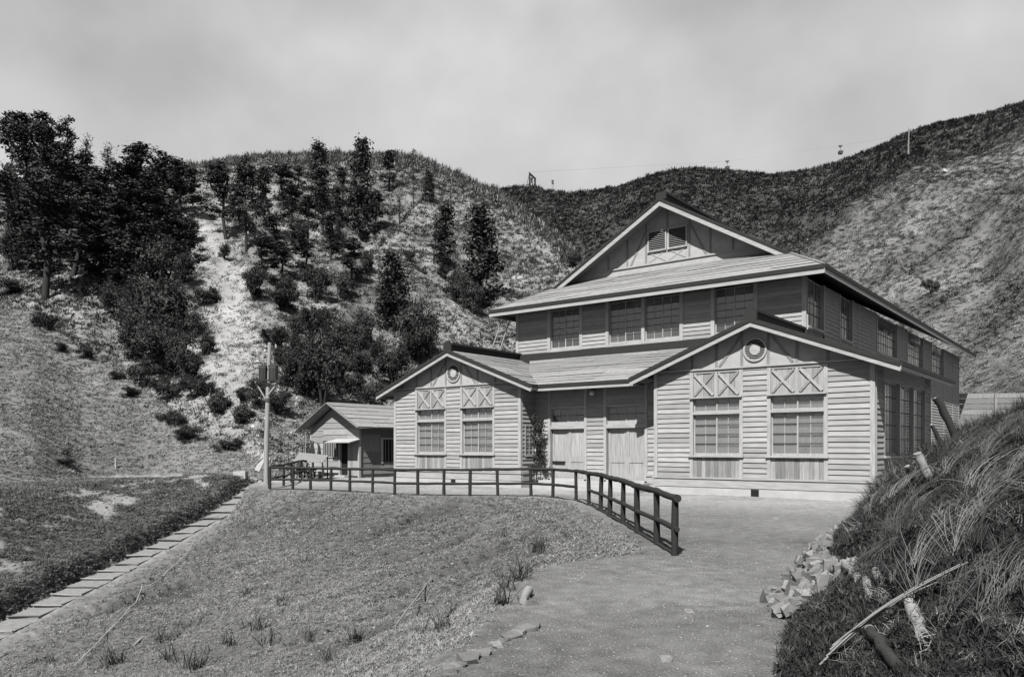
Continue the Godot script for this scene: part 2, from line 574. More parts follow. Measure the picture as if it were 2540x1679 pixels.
func hill_albedo(is_far: bool, px: float, x: float, z: float, t: float) -> float:
	var p := n1.get_noise_2d(x * 0.35, z * 0.35)
	var q := n2.get_noise_2d(x * 0.5, z * 0.5)
	var f := n3.get_noise_2d(x * 1.1, z * 1.1)
	if not is_far:
		var scrub := smoothstep(0.86, 0.97, t + 0.05 * q)     # uncut scrub along the top
		return lerpf(lerpf(0.205 + 0.14 * p + 0.08 * q + 0.03 * f, 0.28 + 0.10 * q + 0.05 * f, scree(px, t)), 0.13 + 0.04 * f, scrub)
	# mown or dry grass low on the slope, dark scrub above it: the border climbs towards the open end
	var border := table([1400.0, 1750.0, 1960.0, 2100.0, 2250.0, 2400.0, 2540.0, 2900.0], [0.05, 0.2, 0.42, 0.56, 0.66, 0.75, 0.80, 0.85], px)
	var grass := smoothstep(0.13, -0.10, t - border + 0.09 * q + 0.12 * p)
	var dull := smoothstep(0.0, 0.35, n1.get_noise_2d(x * 0.22 + 60.0, z * 0.5 + 9.0) + 0.25 * smoothstep(2200.0, 2540.0, px)) * smoothstep(0.62, 0.45, t)
	var g := 0.175 + 0.07 * q + 0.09 * p + 0.03 * f
	g = lerpf(g, 0.085 + 0.04 * f, dull * 0.8)
	return lerpf(0.065 + 0.03 * p + 0.025 * q + 0.012 * f, g, grass)

# ---------------------------------------------------------------- the hall (own axes: x = a along the front, y = height, z = b into it)
var hall: Node3D
const PITCH := 0.182

func pickm(names: Array) -> Material:
	return M[names[rng.randi() % names.size()]]

func siding(parent: Node, w: Wall, u0: float, u1: float, h0: float, h1: float, pitch := PITCH, names := ["board_a", "board_a", "board_b", "board_c"], proud := 0.046) -> void:
	var h := h0
	while h < h1 - 0.03:
		var top := minf(h + pitch + 0.02, h1)
		var mb := MB.new()
		wclap(mb, w, u0, u1, h, top, proud + rng.randf_range(-0.006, 0.006), 0.006, rng.randf_range(-0.006, 0.006))
		part(parent, "siding_board", mb, pickm(names))
		h += pitch

func siding_joined(mb: MB, w: Wall, u0: float, u1: float, h0: float, h1: float, pitch := PITCH) -> void:
	var h := h0
	while h < h1 - 0.03:
		wclap(mb, w, u0, u1, h, minf(h + pitch + 0.02, h1), 0.046, 0.006)
		h += pitch

func planks(parent: Node, w: Wall, u0: float, u1: float, h0: float, h1: float, n: int, o := 0.02, names := ["plank_a", "plank_b", "plank_b", "plank_c"]) -> void:
	for i in n:
		var mb := MB.new()
		var a := lerpf(u0, u1, float(i) / n)
		var b := lerpf(u0, u1, float(i + 1) / n)
		wbox(mb, w, a + 0.004, b - 0.004, h0, h1, -0.02, o + rng.randf_range(-0.006, 0.006))
		part(parent, "plank", mb, pickm(names))

func stick(parent: Node, called: String, w: Wall, u0: float, u1: float, h0: float, h1: float, o0: float, o1: float, m: Material) -> MeshInstance3D:
	var mb := MB.new()
	wbox(mb, w, u0, u1, h0, h1, o0, o1)
	return part(parent, called, mb, m)

# a pair of sliding sashes, each of cols x rows panes; the first stands behind the second
func sashes(parent: Node, w: Wall, u0: float, u1: float, h0: float, h1: float, cols: int, rows: int, glass: Array, n := 2, bottom := 0.09) -> void:
	var wide := (u1 - u0) / n
	for s in n:
		var a := u0 + wide * s - (0.012 if s else 0.0)
		var b := u0 + wide * (s + 1) + (0.012 if s == 0 else 0.0)
		var back := -0.075 if s % 2 else -0.04
		var mb := MB.new()
		var st := 0.045
		wbox(mb, w, a, a + st, h0, h1, back - 0.03, back)
		wbox(mb, w, b - st, b, h0, h1, back - 0.03, back)
		wbox(mb, w, a + st, b - st, h0, h0 + bottom, back - 0.029, back - 0.001)
		wbox(mb, w, a + st, b - st, h1 - st, h1, back - 0.029, back - 0.001)
		for k in range(1, cols):
			var u := lerpf(a + st, b - st, float(k) / cols)
			wbox(mb, w, u - 0.011, u + 0.011, h0 + bottom, h1 - st, back - 0.028, back - 0.004)
		var sash := part(parent, "sash", mb, M.trim)
		for k in range(1, rows):
			var h := lerpf(h0 + bottom, h1 - st, float(k) / rows)
			var gb := MB.new()
			wbox(gb, w, a + st, b - st, h - 0.013, h + 0.013, back - 0.027, back + 0.006)
			part(sash, "glazing_bar", gb, M.glazing_bar)  # crossbars coloured dark for the shadow under them; uprights stay pale
		for j in rows:
			for i in cols:
				var q := MB.new()
				wbox(q, w, lerpf(a + st, b - st, float(i) / cols) + 0.004, lerpf(a + st, b - st, float(i + 1) / cols) - 0.004, lerpf(h0 + bottom, h1 - st, float(j) / rows) + 0.004, lerpf(h0 + bottom, h1 - st, float(j + 1) / rows) - 0.004, back - 0.022, back - 0.016)
				part(sash, "pane", q, pickm(glass))

# window bay of a wing: crossed boards, transom lights, sashes, sill, planks
func bay(w: Wall, u0: float, u1: float) -> void:
	var fr := MB.new()
	wbox(fr, w, u0, u0 + 0.125, 0.66, 4.56, -0.1, 0.045)
	wbox(fr, w, u1 - 0.125, u1, 0.66, 4.56, -0.1, 0.045)
	var win := part(hall, "window_frame", fr, M.trim)
	var a := u0 + 0.125
	var b := u1 - 0.125
	var c := (a + b) * 0.5
	# crossed boards
	planks(hall, w, a, b, 3.6, 4.55, 9, 0.0, ["plank_a", "plank_a", "plank_b"])
	stick(win, "cross_post", w, c - 0.045, c + 0.045, 3.6, 4.5, -0.01, 0.03, M.trim)
	stick(win, "head_board", w, a, b, 4.47, 4.56, -0.01, 0.032, M.trim_h)
	for k in 2:
		var l := a if k == 0 else c + 0.045
		var r := c - 0.045 if k == 0 else b
		var mb := MB.new()
		wdiag(mb, w, r - 0.06, 4.44, l + 0.06, 3.66, 0.085, 0.0, 0.055)
		part(win, "cross_board", mb, M.trim)
		var m2 := MB.new()
		wdiag(m2, w, l + 0.06, 4.44, r - 0.06, 3.66, 0.075, 0.0, 0.038)
		part(win, "cross_board", m2, M.plank_b)
	stick(win, "drip_board", w, u0 + 0.02, u1 - 0.02, 3.55, 3.60, -0.1, 0.13, M.trim_h)
	stick(win, "transom_bar", w, a, b, 2.96, 3.05, -0.1, 0.06, M.trim_h)
	stick(win, "sill", w, u0 - 0.03, u1 + 0.03, 1.40, 1.46, -0.1, 0.12, M.trim_h)
	stick(win, "curtain", w, a, b, 1.46, 3.55, -0.13, -0.122, M.curtain)
	var lights := Node3D.new()
	lights.name = "window"
	hall.add_child(lights, true)
	sashes(lights, w, a, b, 3.05, 3.55, 2, 1, ["glass", "dusty_glass"], 2, 0.05)
	sashes(lights, w, a, b, 1.46, 2.96, 2, 4, ["glass", "dusty_glass"])
	planks(hall, w, a, b, 0.66, 1.40, 11, 0.012)

func plinth(w: Wall, u0: float, u1: float) -> void:
	stick(hall, "sill_board", w, u0, u1, 0.30, 0.585, -0.05, 0.055, M.trim_h)
	stick(hall, "water_table", w, u0 - 0.02, u1 + 0.02, 0.60, 0.66, -0.05, 0.09, M.trim_h)
	stick(hall, "foundation", w, u0 + 0.01, u1 - 0.01, -0.15, 0.285, -0.06, 0.035, M.concrete)

# courses of thin boards on a roof slope; edges are polylines from eave to top
func at_height(l: Array, h: float) -> Vector3:
	for i in range(1, l.size()):
		if h <= l[i].y or i == l.size() - 1:
			return l[i - 1].lerp(l[i], (h - l[i - 1].y) / (l[i].y - l[i - 1].y))
	return l[0]

func courses(parent: Node, ea: Array, eb: Array, n: int, thick := 0.03, reach := 1.6) -> void:
	var h0: float = ea[0].y
	var h1: float = ea[-1].y
	var nn: Vector3 = (eb[0] - ea[0]).cross(ea[-1] - ea[0]).normalized()
	if nn.y < 0.0:
		nn = -nn
	for i in n:
		var lo := lerpf(h0, h1, float(i) / n)
		var hi := lerpf(h0, h1, minf(1.0, (i + 1.12) / n))
		var a0 := at_height(ea, lo)
		var b0 := at_height(eb, lo)
		var a1 := at_height(ea, hi)
		var b1 := at_height(eb, hi)
		var segs := maxi(2, int(a0.distance_to(b0) / reach))
		var mb := MB.new()
		var jp := 0.0
		var up := (a1 - a0).normalized()
		for s in segs:
			var f0 := float(s) / segs
			var f1 := float(s + 1) / segs
			var j1 := rng.randf_range(-0.03, 0.03)
			var t1 := thick * rng.randf_range(0.6, 1.5)
			var p := a0.lerp(b0, f0) + up * jp + nn * t1
			var q := a0.lerp(b0, f1) + up * j1 + nn * t1
			var r := a1.lerp(b1, f1) + nn * 0.006
			var t := a1.lerp(b1, f0) + nn * 0.006
			mb.quad(p, q, r, t)
			mb.quad(a0.lerp(b0, f0), a0.lerp(b0, f1), q, p)
			jp = j1
		part(parent, "shingle_course", mb, pickm(["shingle_a", "shingle_b", "shingle_c"]))

func slab(parent: Node, called: String, p: Array, down: float, m: Material) -> MeshInstance3D:   # p: eave a, eave b, top b, top a
	var mb := MB.new()
	var d := Vector3(0, -down, 0)
	mb.hexa([p[0] + d, p[1] + d, p[3] + d, p[2] + d, p[0], p[1], p[3], p[2]])
	return part(parent, called, mb, m)

func edge(parent: Node, a: Vector3, b: Vector3, outw: Vector3, light_h := 0.16, dark_h := 0.15) -> void:
	# roof edge: a thick dark lip and a pale board under it
	for k in 2:
		var mb := MB.new()
		var top := 0.035 if k == 0 else 0.03 - dark_h
		var bot := 0.035 - dark_h if k == 0 else 0.03 - dark_h - light_h
		var o0 := outw * (-0.04)
		var o1 := outw * (0.055 if k == 0 else 0.02)
		var q := []
		for i in 8:
			q.append((b if i & 1 else a) + Vector3(0, top if i & 2 else bot, 0) + (o1 if i & 4 else o0))
		mb.hexa(q)
		part(parent, "roof_edge" if k == 0 else "fascia_board", mb, M.dark_wood if k == 0 else M.trim_h)

func round_vent(w: Wall, u: float, h: float) -> void:
	var vent: MeshInstance3D = null
	for rr in [[0.36, 0.43, 0.05], [0.15, 0.19, 0.045]]:
		var ring := MB.new()
		for i in 28:
			var a0 := TAU * i / 28
			var a1 := TAU * (i + 1) / 28
			var q := []
			for k in 8:
				var an := a1 if k & 1 else a0
				var ra: float = rr[1] if k & 2 else rr[0]
				q.append(w.p(u + cos(an) * ra, h + sin(an) * ra, rr[2] if k & 4 else -0.02))
			ring.hexa(q)
		if vent == null:
			vent = part(hall, "round_vent", ring, M.trim)
		else:
			part(vent, "inner_ring", ring, M.trim)
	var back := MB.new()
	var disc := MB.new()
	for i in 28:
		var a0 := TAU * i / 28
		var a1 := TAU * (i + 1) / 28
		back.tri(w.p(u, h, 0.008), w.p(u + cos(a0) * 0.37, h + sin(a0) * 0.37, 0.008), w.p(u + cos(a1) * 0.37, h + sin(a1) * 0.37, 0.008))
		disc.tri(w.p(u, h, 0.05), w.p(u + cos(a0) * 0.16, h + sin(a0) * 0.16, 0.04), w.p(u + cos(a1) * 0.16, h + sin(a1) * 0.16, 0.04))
	part(vent, "vent_shade_sheet", back, M.black)  # flat black disc paints the shade behind the slats
	part(vent, "vent_disc", disc, M.plaster)
	for i in 11:
		var y := -0.33 + 0.066 * i
		var half := sqrt(maxf(0.0, 0.36 * 0.36 - y * y))
		var inner := sqrt(maxf(0.0, 0.18 * 0.18 - y * y))
		for sgn in ([-1, 1] if inner > 0.02 else [0]):
			var mb := MB.new()
			if sgn == 0:
				wclap(mb, w, u - half, u + half, h + y - 0.012, h + y + 0.012, 0.04, 0.02)
			elif sgn < 0:
				wclap(mb, w, u - half, u - inner, h + y - 0.012, h + y + 0.012, 0.04, 0.02)
			else:
				wclap(mb, w, u + inner, u + half, h + y - 0.012, h + y + 0.012, 0.04, 0.02)
			part(vent, "slat", mb, M.batten)

func gable_face(parent: Node, w: Wall, u0: float, u1: float, hb: float, apex_u: float, apex_h: float, hl: float, m: Material) -> void:
	# triangle with short upright ends, 3 cm thick
	var mb := MB.new()
	var outl := [Vector2(u0, hb), Vector2(u1, hb), Vector2(u1, hl), Vector2(apex_u, apex_h), Vector2(u0, hl)]
	for k in range(1, 4):
		mb.tri(w.p(outl[0].x, outl[0].y, 0.0), w.p(outl[k].x, outl[k].y, 0.0), w.p(outl[k + 1].x, outl[k + 1].y, 0.0))
	part(parent, "gable_panel", mb, m)

func wing(a0: float, side_out: bool) -> void:
	var w := Wall.new(Vector3(a0, 0, 0), Vector3(1, 0, 0), Vector3(0, 0, -1))
	var core := MB.new()
	core.box(Vector3(a0 + (1.0 if side_out else 0.03), -0.2, 0.14), Vector3(a0 + 7.82, 4.62, 8.85))
	part(hall, "wall", core, M.core)
	var fill := MB.new()
	for s in [[0.0, 1.44], [3.49, 4.36], [6.40, 7.85]]:
		wbox(fill, w, s[0] + 0.02, s[1] - 0.02, 0.0, 4.6, -0.14, 0.0)
	part(hall, "wall", fill, M.plank_c)
	bay(w, 1.44, 3.49)
	bay(w, 4.36, 6.40)
	for s in [[0.12, 1.44], [3.49, 4.36], [6.40, 7.73]]:
		siding(hall, w, s[0] + 0.003, s[1] - 0.003, 0.67, 4.56)
	stick(hall, "corner_post", w, -0.03, 0.12, 0.66, 4.58, -0.12, 0.05, M.trim)
	stick(hall, "corner_post", w, 7.73, 7.88, 0.66, 4.58, -0.12, 0.05, M.trim)
	plinth(w, -0.05, 7.9)
	stick(hall, "vent_shade_patch", w, 3.78, 4.07, 0.02, 0.27, 0.0, 0.039, M.black)  # black patch set on the foundation, painting the dark of a vent
	# gable
	stick(hall, "belt_board", w, -0.02, 7.87, 4.575, 4.64, -0.1, 0.085, M.trim_h)
	gable_face(hall, w, 0.0, 7.85, 4.62, 3.925, 6.13, 4.66, M.plaster)
	for u in [0.5, 1.44, 2.47, 3.46, 4.42, 5.37, 6.33, 7.3]:
		var top := 6.1 - absf(u - 3.925) * 0.382
		stick(hall, "gable_stud", w, u - 0.05, u + 0.05, 4.64, top - 0.05, -0.01, 0.016, M.batten)
	for d in [[5.25, 4.68, 4.45, 5.72], [2.6, 4.68, 3.4, 5.72]]:
		var mb := MB.new()
		wdiag(mb, w, d[0], d[1], d[2], d[3], 0.09, -0.01, 0.022)
		part(hall, "gable_brace", mb, M.batten)
	round_vent(w, 3.925, 5.20)
	# roof
	var bend := 9.05 if side_out else 6.0
	var roof := Node3D.new()
	roof.name = "wing_roof"
	hall.add_child(roof, true)
	var ra := a0 + 3.925
	for sgn in [-1.0, 1.0]:
		var ea: float = ra + sgn * 4.79
		var b1: float = bend if (side_out and sgn < 0) else 5.05
		if not side_out and sgn > 0:
			b1 = 9.05
		var e0 := Vector3(ea, 4.40, -0.45)
		var e1 := Vector3(ea, 4.40, b1)
		var t0 := Vector3(ra, 6.235, -0.45)
		var t1 := Vector3(ra, 6.235, b1)
		slab(roof, "roof_boarding", [e0, e1, t1, t0], 0.10, M.soffit)
		courses(roof, [e0, t0], [e1, t1], 11)
		edge(roof, e0, t0, Vector3(0, 0, -1))
		var eb := e1
		if (side_out and sgn > 0) or (not side_out and sgn < 0):
			eb = Vector3(ea, 4.40, 0.25)
		edge(roof, e0, eb, Vector3(sgn, 0, 0), 0.12, 0.13)
	var cap := MB.new()
	cap.box(Vector3(ra - 0.13, 6.16, -0.35), Vector3(ra + 0.13, 6.52, 5.0))
	cap.box(Vector3(ra - 0.2, 6.47, -0.38), Vector3(ra + 0.2, 6.56, 5.0))
	part(roof, "ridge_cap", cap, M.dark_wood)
	var orn := MB.new()
	orn.box(Vector3(ra - 0.22, 6.2, -0.46), Vector3(ra + 0.22, 6.5, -0.36))
	orn.box(Vector3(ra - 0.12, 6.5, -0.44), Vector3(ra + 0.12, 6.66, -0.38))
	part(roof, "ridge_ornament", orn, M.dark_wood)

func door(w: Wall, u0: float, u1: float, slot: bool) -> void:
	var fr := MB.new()
	wbox(fr, w, u0, u0 + 0.125, 0.40, 4.3, -0.1, 0.045)
	wbox(fr, w, u1 - 0.125, u1, 0.40, 4.3, -0.1, 0.045)
	var d := part(hall, "door_frame", fr, M.trim)
	var a := u0 + 0.125
	var b := u1 - 0.125
	var c := (a + b) * 0.5
	stick(d, "head_board", w, a, b, 3.44, 3.52, -0.1, 0.05, M.trim_h)
	stick(d, "lintel", w, a, b, 2.55, 2.70, -0.15, 0.03, M.trim_h)
	stick(d, "threshold", w, a, b, 0.34, 0.44, -0.1, 0.06, M.concrete)
	stick(d, "reveal", w, a, b, 0.4, 2.6, -0.22, -0.20, M.core)
	siding(hall, w, a, b, 3.53, 4.3)
	var tr := Node3D.new()
	tr.name = "transom_window"
	hall.add_child(tr, true)
	sashes(tr, w, a, b, 2.70, 3.44, 2, 2, ["glass", "glass", "dusty_glass"], 2, 0.16)
	for k in 2:
		var l := a + 0.005 if k == 0 else c + 0.005
		var r := c - 0.005 if k == 0 else b - 0.005
		var o := -0.13 if k else -0.09
		var lf := MB.new()
		wbox(lf, w, l, l + 0.12, 0.45, 2.545, o - 0.04, o)
		wbox(lf, w, r - 0.12, r, 0.45, 2.545, o - 0.04, o)
		for hh in [[0.45, 0.6], [1.13, 1.38], [2.42, 2.545]]:
			wbox(lf, w, l + 0.12, r - 0.12, hh[0], hh[1], o - 0.039, o - 0.001)
		var leaf := part(d, "door_leaf", lf, M.plank_a)
		for hh in [[0.6, 1.13], [1.38, 2.42]]:
			for i in 3:
				var q := MB.new()
				wbox(q, w, lerpf(l + 0.12, r - 0.12, i / 3.0) + 0.003, lerpf(l + 0.12, r - 0.12, (i + 1) / 3.0) - 0.003, hh[0], hh[1], o - 0.035, o - 0.022)
				part(d, "door_panel", q, pickm(["plank_a", "plank_a", "trim"]))
		if slot and k == 1:
			stick(d, "letter_slot", w, r - 0.66, r - 0.02, 1.03, 1.16, o - 0.01, o + 0.02, M.black)

func build_hall() -> void:
	hall = thing("assembly_hall", "large pale clapboard hall with two gabled front wings and raised main roof", "hall", wpos(C0.x, 0, C0.y))
	hall.basis = Basis(Vector3(AX.x, 0, -AX.y), Vector3.UP, Vector3(BX.x, 0, -BX.y))
	wing(0.0, true)
	wing(14.33, false)
	# recessed porch wall between the wings
	var w := Wall.new(Vector3(0, 0, 1.0), Vector3(1, 0, 0), Vector3(0, 0, -1))
	var core := MB.new()
	core.box(Vector3(7.84, -0.2, 2.2), Vector3(14.34, 4.45, 5.1))
	part(hall, "wall", core, M.core)
	var fill := MB.new()
	for s in [[7.83, 8.70], [10.74, 11.57], [13.58, 14.36]]:
		wbox(fill, w, s[0], s[1], 0.0, 4.45, -0.24, 0.0)
	wbox(fill, w, 8.70, 10.74, 3.5, 4.45, -0.24, 0.0)
	wbox(fill, w, 11.57, 13.58, 3.5, 4.45, -0.24, 0.0)
	part(hall, "wall", fill, M.plank_c)
	door(w, 8.70, 10.74, false)
	door(w, 11.57, 13.58, true)
	for s in [[7.92, 8.70], [10.74, 11.57], [13.58, 14.30]]:
		siding(hall, w, s[0] + 0.003, s[1] - 0.003, 0.67, 4.3)
		plinth(w, s[0] - 0.02, s[1] + 0.02)
	var step := MB.new()
	step.box(Vector3(8.5, -0.15, -0.05), Vector3(13.8, 0.17, 0.94))
	step.box(Vector3(8.6, 0.17, 0.42), Vector3(13.7, 0.34, 0.94))
	part(hall, "porch_step", step, M.concrete)
	var globe := SphereMesh.new()
	globe.radius = 0.11
	globe.height = 0.22
	var gl := part(hall, "lamp_globe", globe, M.opal_glass)
	gl.position = Vector3(11.16, 4.02, 0.72)
	var arm := MB.new()
	arm.tube([Vector3(11.16, 4.1, 1.0), Vector3(11.16, 4.24, 0.8), Vector3(11.16, 4.13, 0.72)], [0.015, 0.015, 0.03], 6)
	part(hall, "lamp_arm", arm, M.iron)
	# inner flank of the far wing: boards and a narrow window, mostly in its own shade
	var fl := Wall.new(Vector3(14.33, 0, 0), Vector3(0, 0, 1), Vector3(-1, 0, 0))
	siding(hall, fl, 0.06, 0.98, 0.67, 4.3)
	plinth(fl, 0.05, 0.98)
	var fw := MB.new()
	wbox(fw, fl, 0.24, 0.30, 1.35, 2.75, 0.0, 0.06)
	wbox(fw, fl, 0.80, 0.86, 1.35, 2.75, 0.0, 0.06)
	wbox(fw, fl, 0.30, 0.80, 1.35, 1.42, 0.0, 0.07)
	wbox(fw, fl, 0.30, 0.80, 2.68, 2.75, 0.0, 0.06)
	wbox(fw, fl, 0.54, 0.57, 1.42, 2.68, 0.036, 0.055)
	wbox(fw, fl, 0.30, 0.80, 1.85, 1.87, 0.036, 0.054)
	wbox(fw, fl, 0.30, 0.80, 2.26, 2.28, 0.036, 0.054)
	var wf := part(hall, "window", fw, M.trim)
	for j in 3:
		for i in 2:
			stick(wf, "pane", fl, 0.31 + 0.25 * i, 0.53 + 0.25 * i, 1.44 + 0.42 * j, 1.83 + 0.42 * j, 0.02, 0.042, M.glass)
	# porch roof, running up to the main wall
	var roof := Node3D.new()
	roof.name = "porch_roof"
	hall.add_child(roof, true)
	var e0 := Vector3(8.2, 4.40, 0.06)
	var e1 := Vector3(13.98, 4.40, 0.06)
	var t0 := Vector3(4.6, 6.16, 5.02)
	var t1 := Vector3(17.6, 6.16, 5.02)
	slab(roof, "roof_boarding", [e0, e1, t1, t0], 0.10, M.soffit)
	courses(roof, [e0, t0], [e1, t1], 11)
	edge(roof, Vector3(8.65, 4.40, 0.06), Vector3(13.53, 4.40, 0.06), Vector3(0, 0, -1), 0.13, 0.14)
	main_block()
	flank()

func main_block() -> void:
	var w := Wall.new(Vector3(0, 0, 5.0), Vector3(1, 0, 0), Vector3(0, 0, -1))
	var core := MB.new()
	core.box(Vector3(4.9, -0.2, 6.2), Vector3(18.3, 8.72, 40.6))
	part(hall, "wall", core, M.core)
	var band := MB.new()
	band.box(Vector3(3.66, 6.0, 4.86), Vector3(18.52, 6.47, 5.14))
	part(hall, "flashing_board", band, M.dark_wood)
	var c := 11.09
	var posts := [-7.27, -5.28, -3.38, -1.91, 0.0, 1.91, 3.38, 5.28, 7.27]
	for i in posts.size():
		stick(hall, "wall_post", w, c + posts[i] - 0.085, c + posts[i] + 0.085, 6.49, 8.6, -0.15, 0.05, M.trim)
	for i in posts.size() - 1:
		var u0: float = c + posts[i] + 0.085
		var u1: float = c + posts[i + 1] - 0.085
		if i in [1, 3, 4, 6]:
			stick(hall, "sill_board", w, u0, u1, 6.49, 6.63, -0.15, 0.03, M.trim_h)
			var win := Node3D.new()
			win.name = "upper_window"
			hall.add_child(win, true)
			sashes(win, w, u0, u1, 6.63, 8.58, 2, 6, ["glass", "glass", "dusty_glass"], 2, 0.08)
		else:
			siding(hall, w, u0 + 0.003, u1 - 0.003, 6.5, 8.6)
			stick(hall, "wall", w, u0 + 0.01, u1 - 0.01, 6.49, 8.6, -0.15, 0.0, M.plank_c)
	# long side wall towards the slope: posts, boards and windows
	var sd := Wall.new(Vector3(3.74, 0, 0), Vector3(0, 0, 1), Vector3(-1, 0, 0))
	var joined := MB.new()
	var bs := [5.0, 7.25, 9.5, 11.6, 12.6, 16.1, 20.6, 23.0, 27.6, 30.2, 34.5, 38.0, 40.6]
	for i in bs.size():
		stick(hall, "wall_post", sd, bs[i] - 0.08 + (0.13 if i == 0 else 0.0), bs[i] + 0.08, 6.49 if bs[i] < 9.0 else 0.6, 8.6, -0.13, 0.05, M.trim)
	for i in bs.size() - 1:
		var u0: float = bs[i] + 0.08
		var u1: float = bs[i + 1] - 0.08
		var glazed := i in [0, 2, 5, 7, 9]
		var low := 6.5 if u1 < 9.4 else 0.67
		if glazed:
			siding_joined(joined, sd, u0, u1, low, 6.6)
			stick(hall, "sill_board", sd, u0, u1, 6.56, 6.66, -0.1, 0.08, M.trim_h)
			var win := Node3D.new()
			win.name = "side_window"
			hall.add_child(win, true)
			stick(hall, "wall", sd, u0, u1, low - 0.2, 6.56, -0.14, 0.0, M.plank_c)
			sashes(win, sd, u0, u1, 6.66, 8.58, 2 if u1 - u0 < 2.4 else 4, 4, ["glass", "glass", "dusty_glass"], 2, 0.08)
		else:
			siding_joined(joined, sd, u0, u1, low, 8.6)
			stick(hall, "wall", sd, u0, u1, low - 0.2, 8.6, -0.14, 0.0, M.plank_c)
	var sj := part(hall, "side_siding", joined, M.board_a)
	sj.set_meta("kind", "stuff")
	plinth(sd, 9.0, 40.7)
	# roof: skirt over the front, gable above it, long slopes
	var roof := Node3D.new()
	roof.name = "main_roof"
	hall.add_child(roof, true)
	var eh := 8.76
	var sk := 0.48
	var sl := 0.574
	var la := 19.43
	var ra := 2.75
	var rh := eh + sl * (la - ra) * 0.5
	var fb := 6.6       # gable eave line
	var gb := 7.4       # gable wall
	var back := 41.7
	var e_l := Vector3(la, eh, 4.0)
	var e_r := Vector3(ra, eh, 4.0)
	var th := eh + sk * (gb - 4.0)
	var ins := (th - eh) / sl
	var t_l := Vector3(la - ins, th, gb)
	var t_r := Vector3(ra + ins, th, gb)
	slab(roof, "roof_boarding", [e_l, e_r, t_r, t_l], 0.12, M.soffit)
	courses(roof, [e_l, t_l], [e_r, t_r], 8, 0.032)
	edge(roof, e_l, e_r, Vector3(0, 0, -1), 0.18, 0.17)
	for s in [[ra, 1.0], [la, -1.0]]:
		var ea: float = s[0]
		var sg: float = s[1]
		var h2 := eh + sk * (fb - 4.0)
		var kink := Vector3(ea + sg * (h2 - eh) / sl, h2, fb)
		var front := [Vector3(ea, eh, 4.0), kink, Vector3(c, rh, fb)]
		var rear := [Vector3(ea, eh, back), Vector3(c, rh, back - 4.0)]
		slab(roof, "roof_boarding", [front[0], rear[0], at_height(rear, h2), kink], 0.12, M.soffit)
		slab(roof, "roof_boarding", [kink, at_height(rear, h2), rear[1], front[2]], 0.12, M.soffit)
		courses(roof, front, rear, 22, 0.03, 3.0)
		edge(roof, front[0], rear[0], Vector3(-sg, 0, 0), 0.16, 0.17)
		edge(roof, kink + Vector3(0, 0.02, 0), Vector3(c, rh, fb), Vector3(0, 0, -1), 0.24, 0.13)
		var hip := MB.new()
		hip.bar(front[0] + Vector3(0, 0.03, 0), kink + Vector3(0, 0.03, 0), 0.14, 0.06)
		part(roof, "hip_cap", hip, M.shingle_b)
	var cap := MB.new()
	cap.box(Vector3(c - 0.16, rh - 0.05, fb + 0.25), Vector3(c + 0.16, rh + 0.30, back - 4.0))
	cap.box(Vector3(c - 0.24, rh + 0.26, fb + 0.2), Vector3(c + 0.24, rh + 0.36, back - 4.0))
	part(roof, "ridge_cap", cap, M.dark_wood)
	var orn := MB.new()
	orn.box(Vector3(c - 0.26, rh - 0.02, fb + 0.1), Vector3(c + 0.26, rh + 0.34, fb + 0.22))
	part(roof, "ridge_ornament", orn, M.dark_wood)
	# gable wall
	var g := Wall.new(Vector3(c, 0, gb), Vector3(1, 0, 0), Vector3(0, 0, -1))
	var half := (rh - th) / sl
	var loft := MB.new()
	loft.hexa([Vector3(c - half, th - 0.6, gb + 0.05), Vector3(c + half, th - 0.6, gb + 0.05), Vector3(c - 0.02, rh - 0.2, gb + 0.05), Vector3(c + 0.02, rh - 0.2, gb + 0.05), Vector3(c - half, th - 0.6, 37.5), Vector3(c + half, th - 0.6, 37.5), Vector3(c - 0.02, rh - 0.2, 37.5), Vector3(c + 0.02, rh - 0.2, 37.5)])
	part(hall, "loft", loft, M.core)
	gable_face(hall, g, -half, half, th - 0.1, 0.0, rh - 0.13, th + 0.02, M.plaster)
	stick(hall, "belt_board", g, -half + 0.9, half - 0.9, th + 0.28, th + 0.35, 0.0, 0.06, M.trim_h)
	for u in [-3.3, -2.2, -1.15, 0.0, 1.15, 2.2, 3.3]:
		var top: float = rh - 0.2 - absf(u) * sl
		stick(hall, "gable_stud", g, u - 0.05, u + 0.05, th + 0.36 if u != 0.0 else th + 1.9, top, 0.0, 0.018, M.batten)
	for d in [[2.0, th + 0.37, 1.15, th + 2.0], [-2.0, th + 0.37, -1.15, th + 2.0]]:
		var mb := MB.new()
		wdiag(mb, g, d[0], d[1], d[2], d[3], 0.09, 0.0, 0.024)
		part(hall, "gable_brace", mb, M.batten)
	for s in [-1.0, 1.0]:
		var u0 := 0.1 if s > 0 else -0.98
		var u1 := u0 + 0.88
		var fr := MB.new()
		var lo := th + 0.95
		var hi := th + 1.85
		wbox(fr, g, u0 - 0.07, u0, lo, hi, 0.0, 0.06)
		wbox(fr, g, u1, u1 + 0.07, lo, hi, 0.0, 0.06)
		wbox(fr, g, u0 - 0.07, u1 + 0.07, hi, hi + 0.06, 0.0, 0.08)
		wbox(fr, g, u0 - 0.07, u1 + 0.07, lo - 0.07, lo, 0.0, 0.09)
		var lv := part(hall, "gable_louvre", fr, M.trim)
		stick(lv, "vent_shade_sheet", g, u0, u1, lo, hi, 0.0, 0.008, M.black)  # flat black sheet paints the shade between the slats
		for k in 10:
			var sm := MB.new()
			wclap(sm, g, u0, u1, lo + 0.035 + k * 0.088, lo + 0.060 + k * 0.088, 0.055, 0.035)
			part(lv, "slat", sm, M.batten)
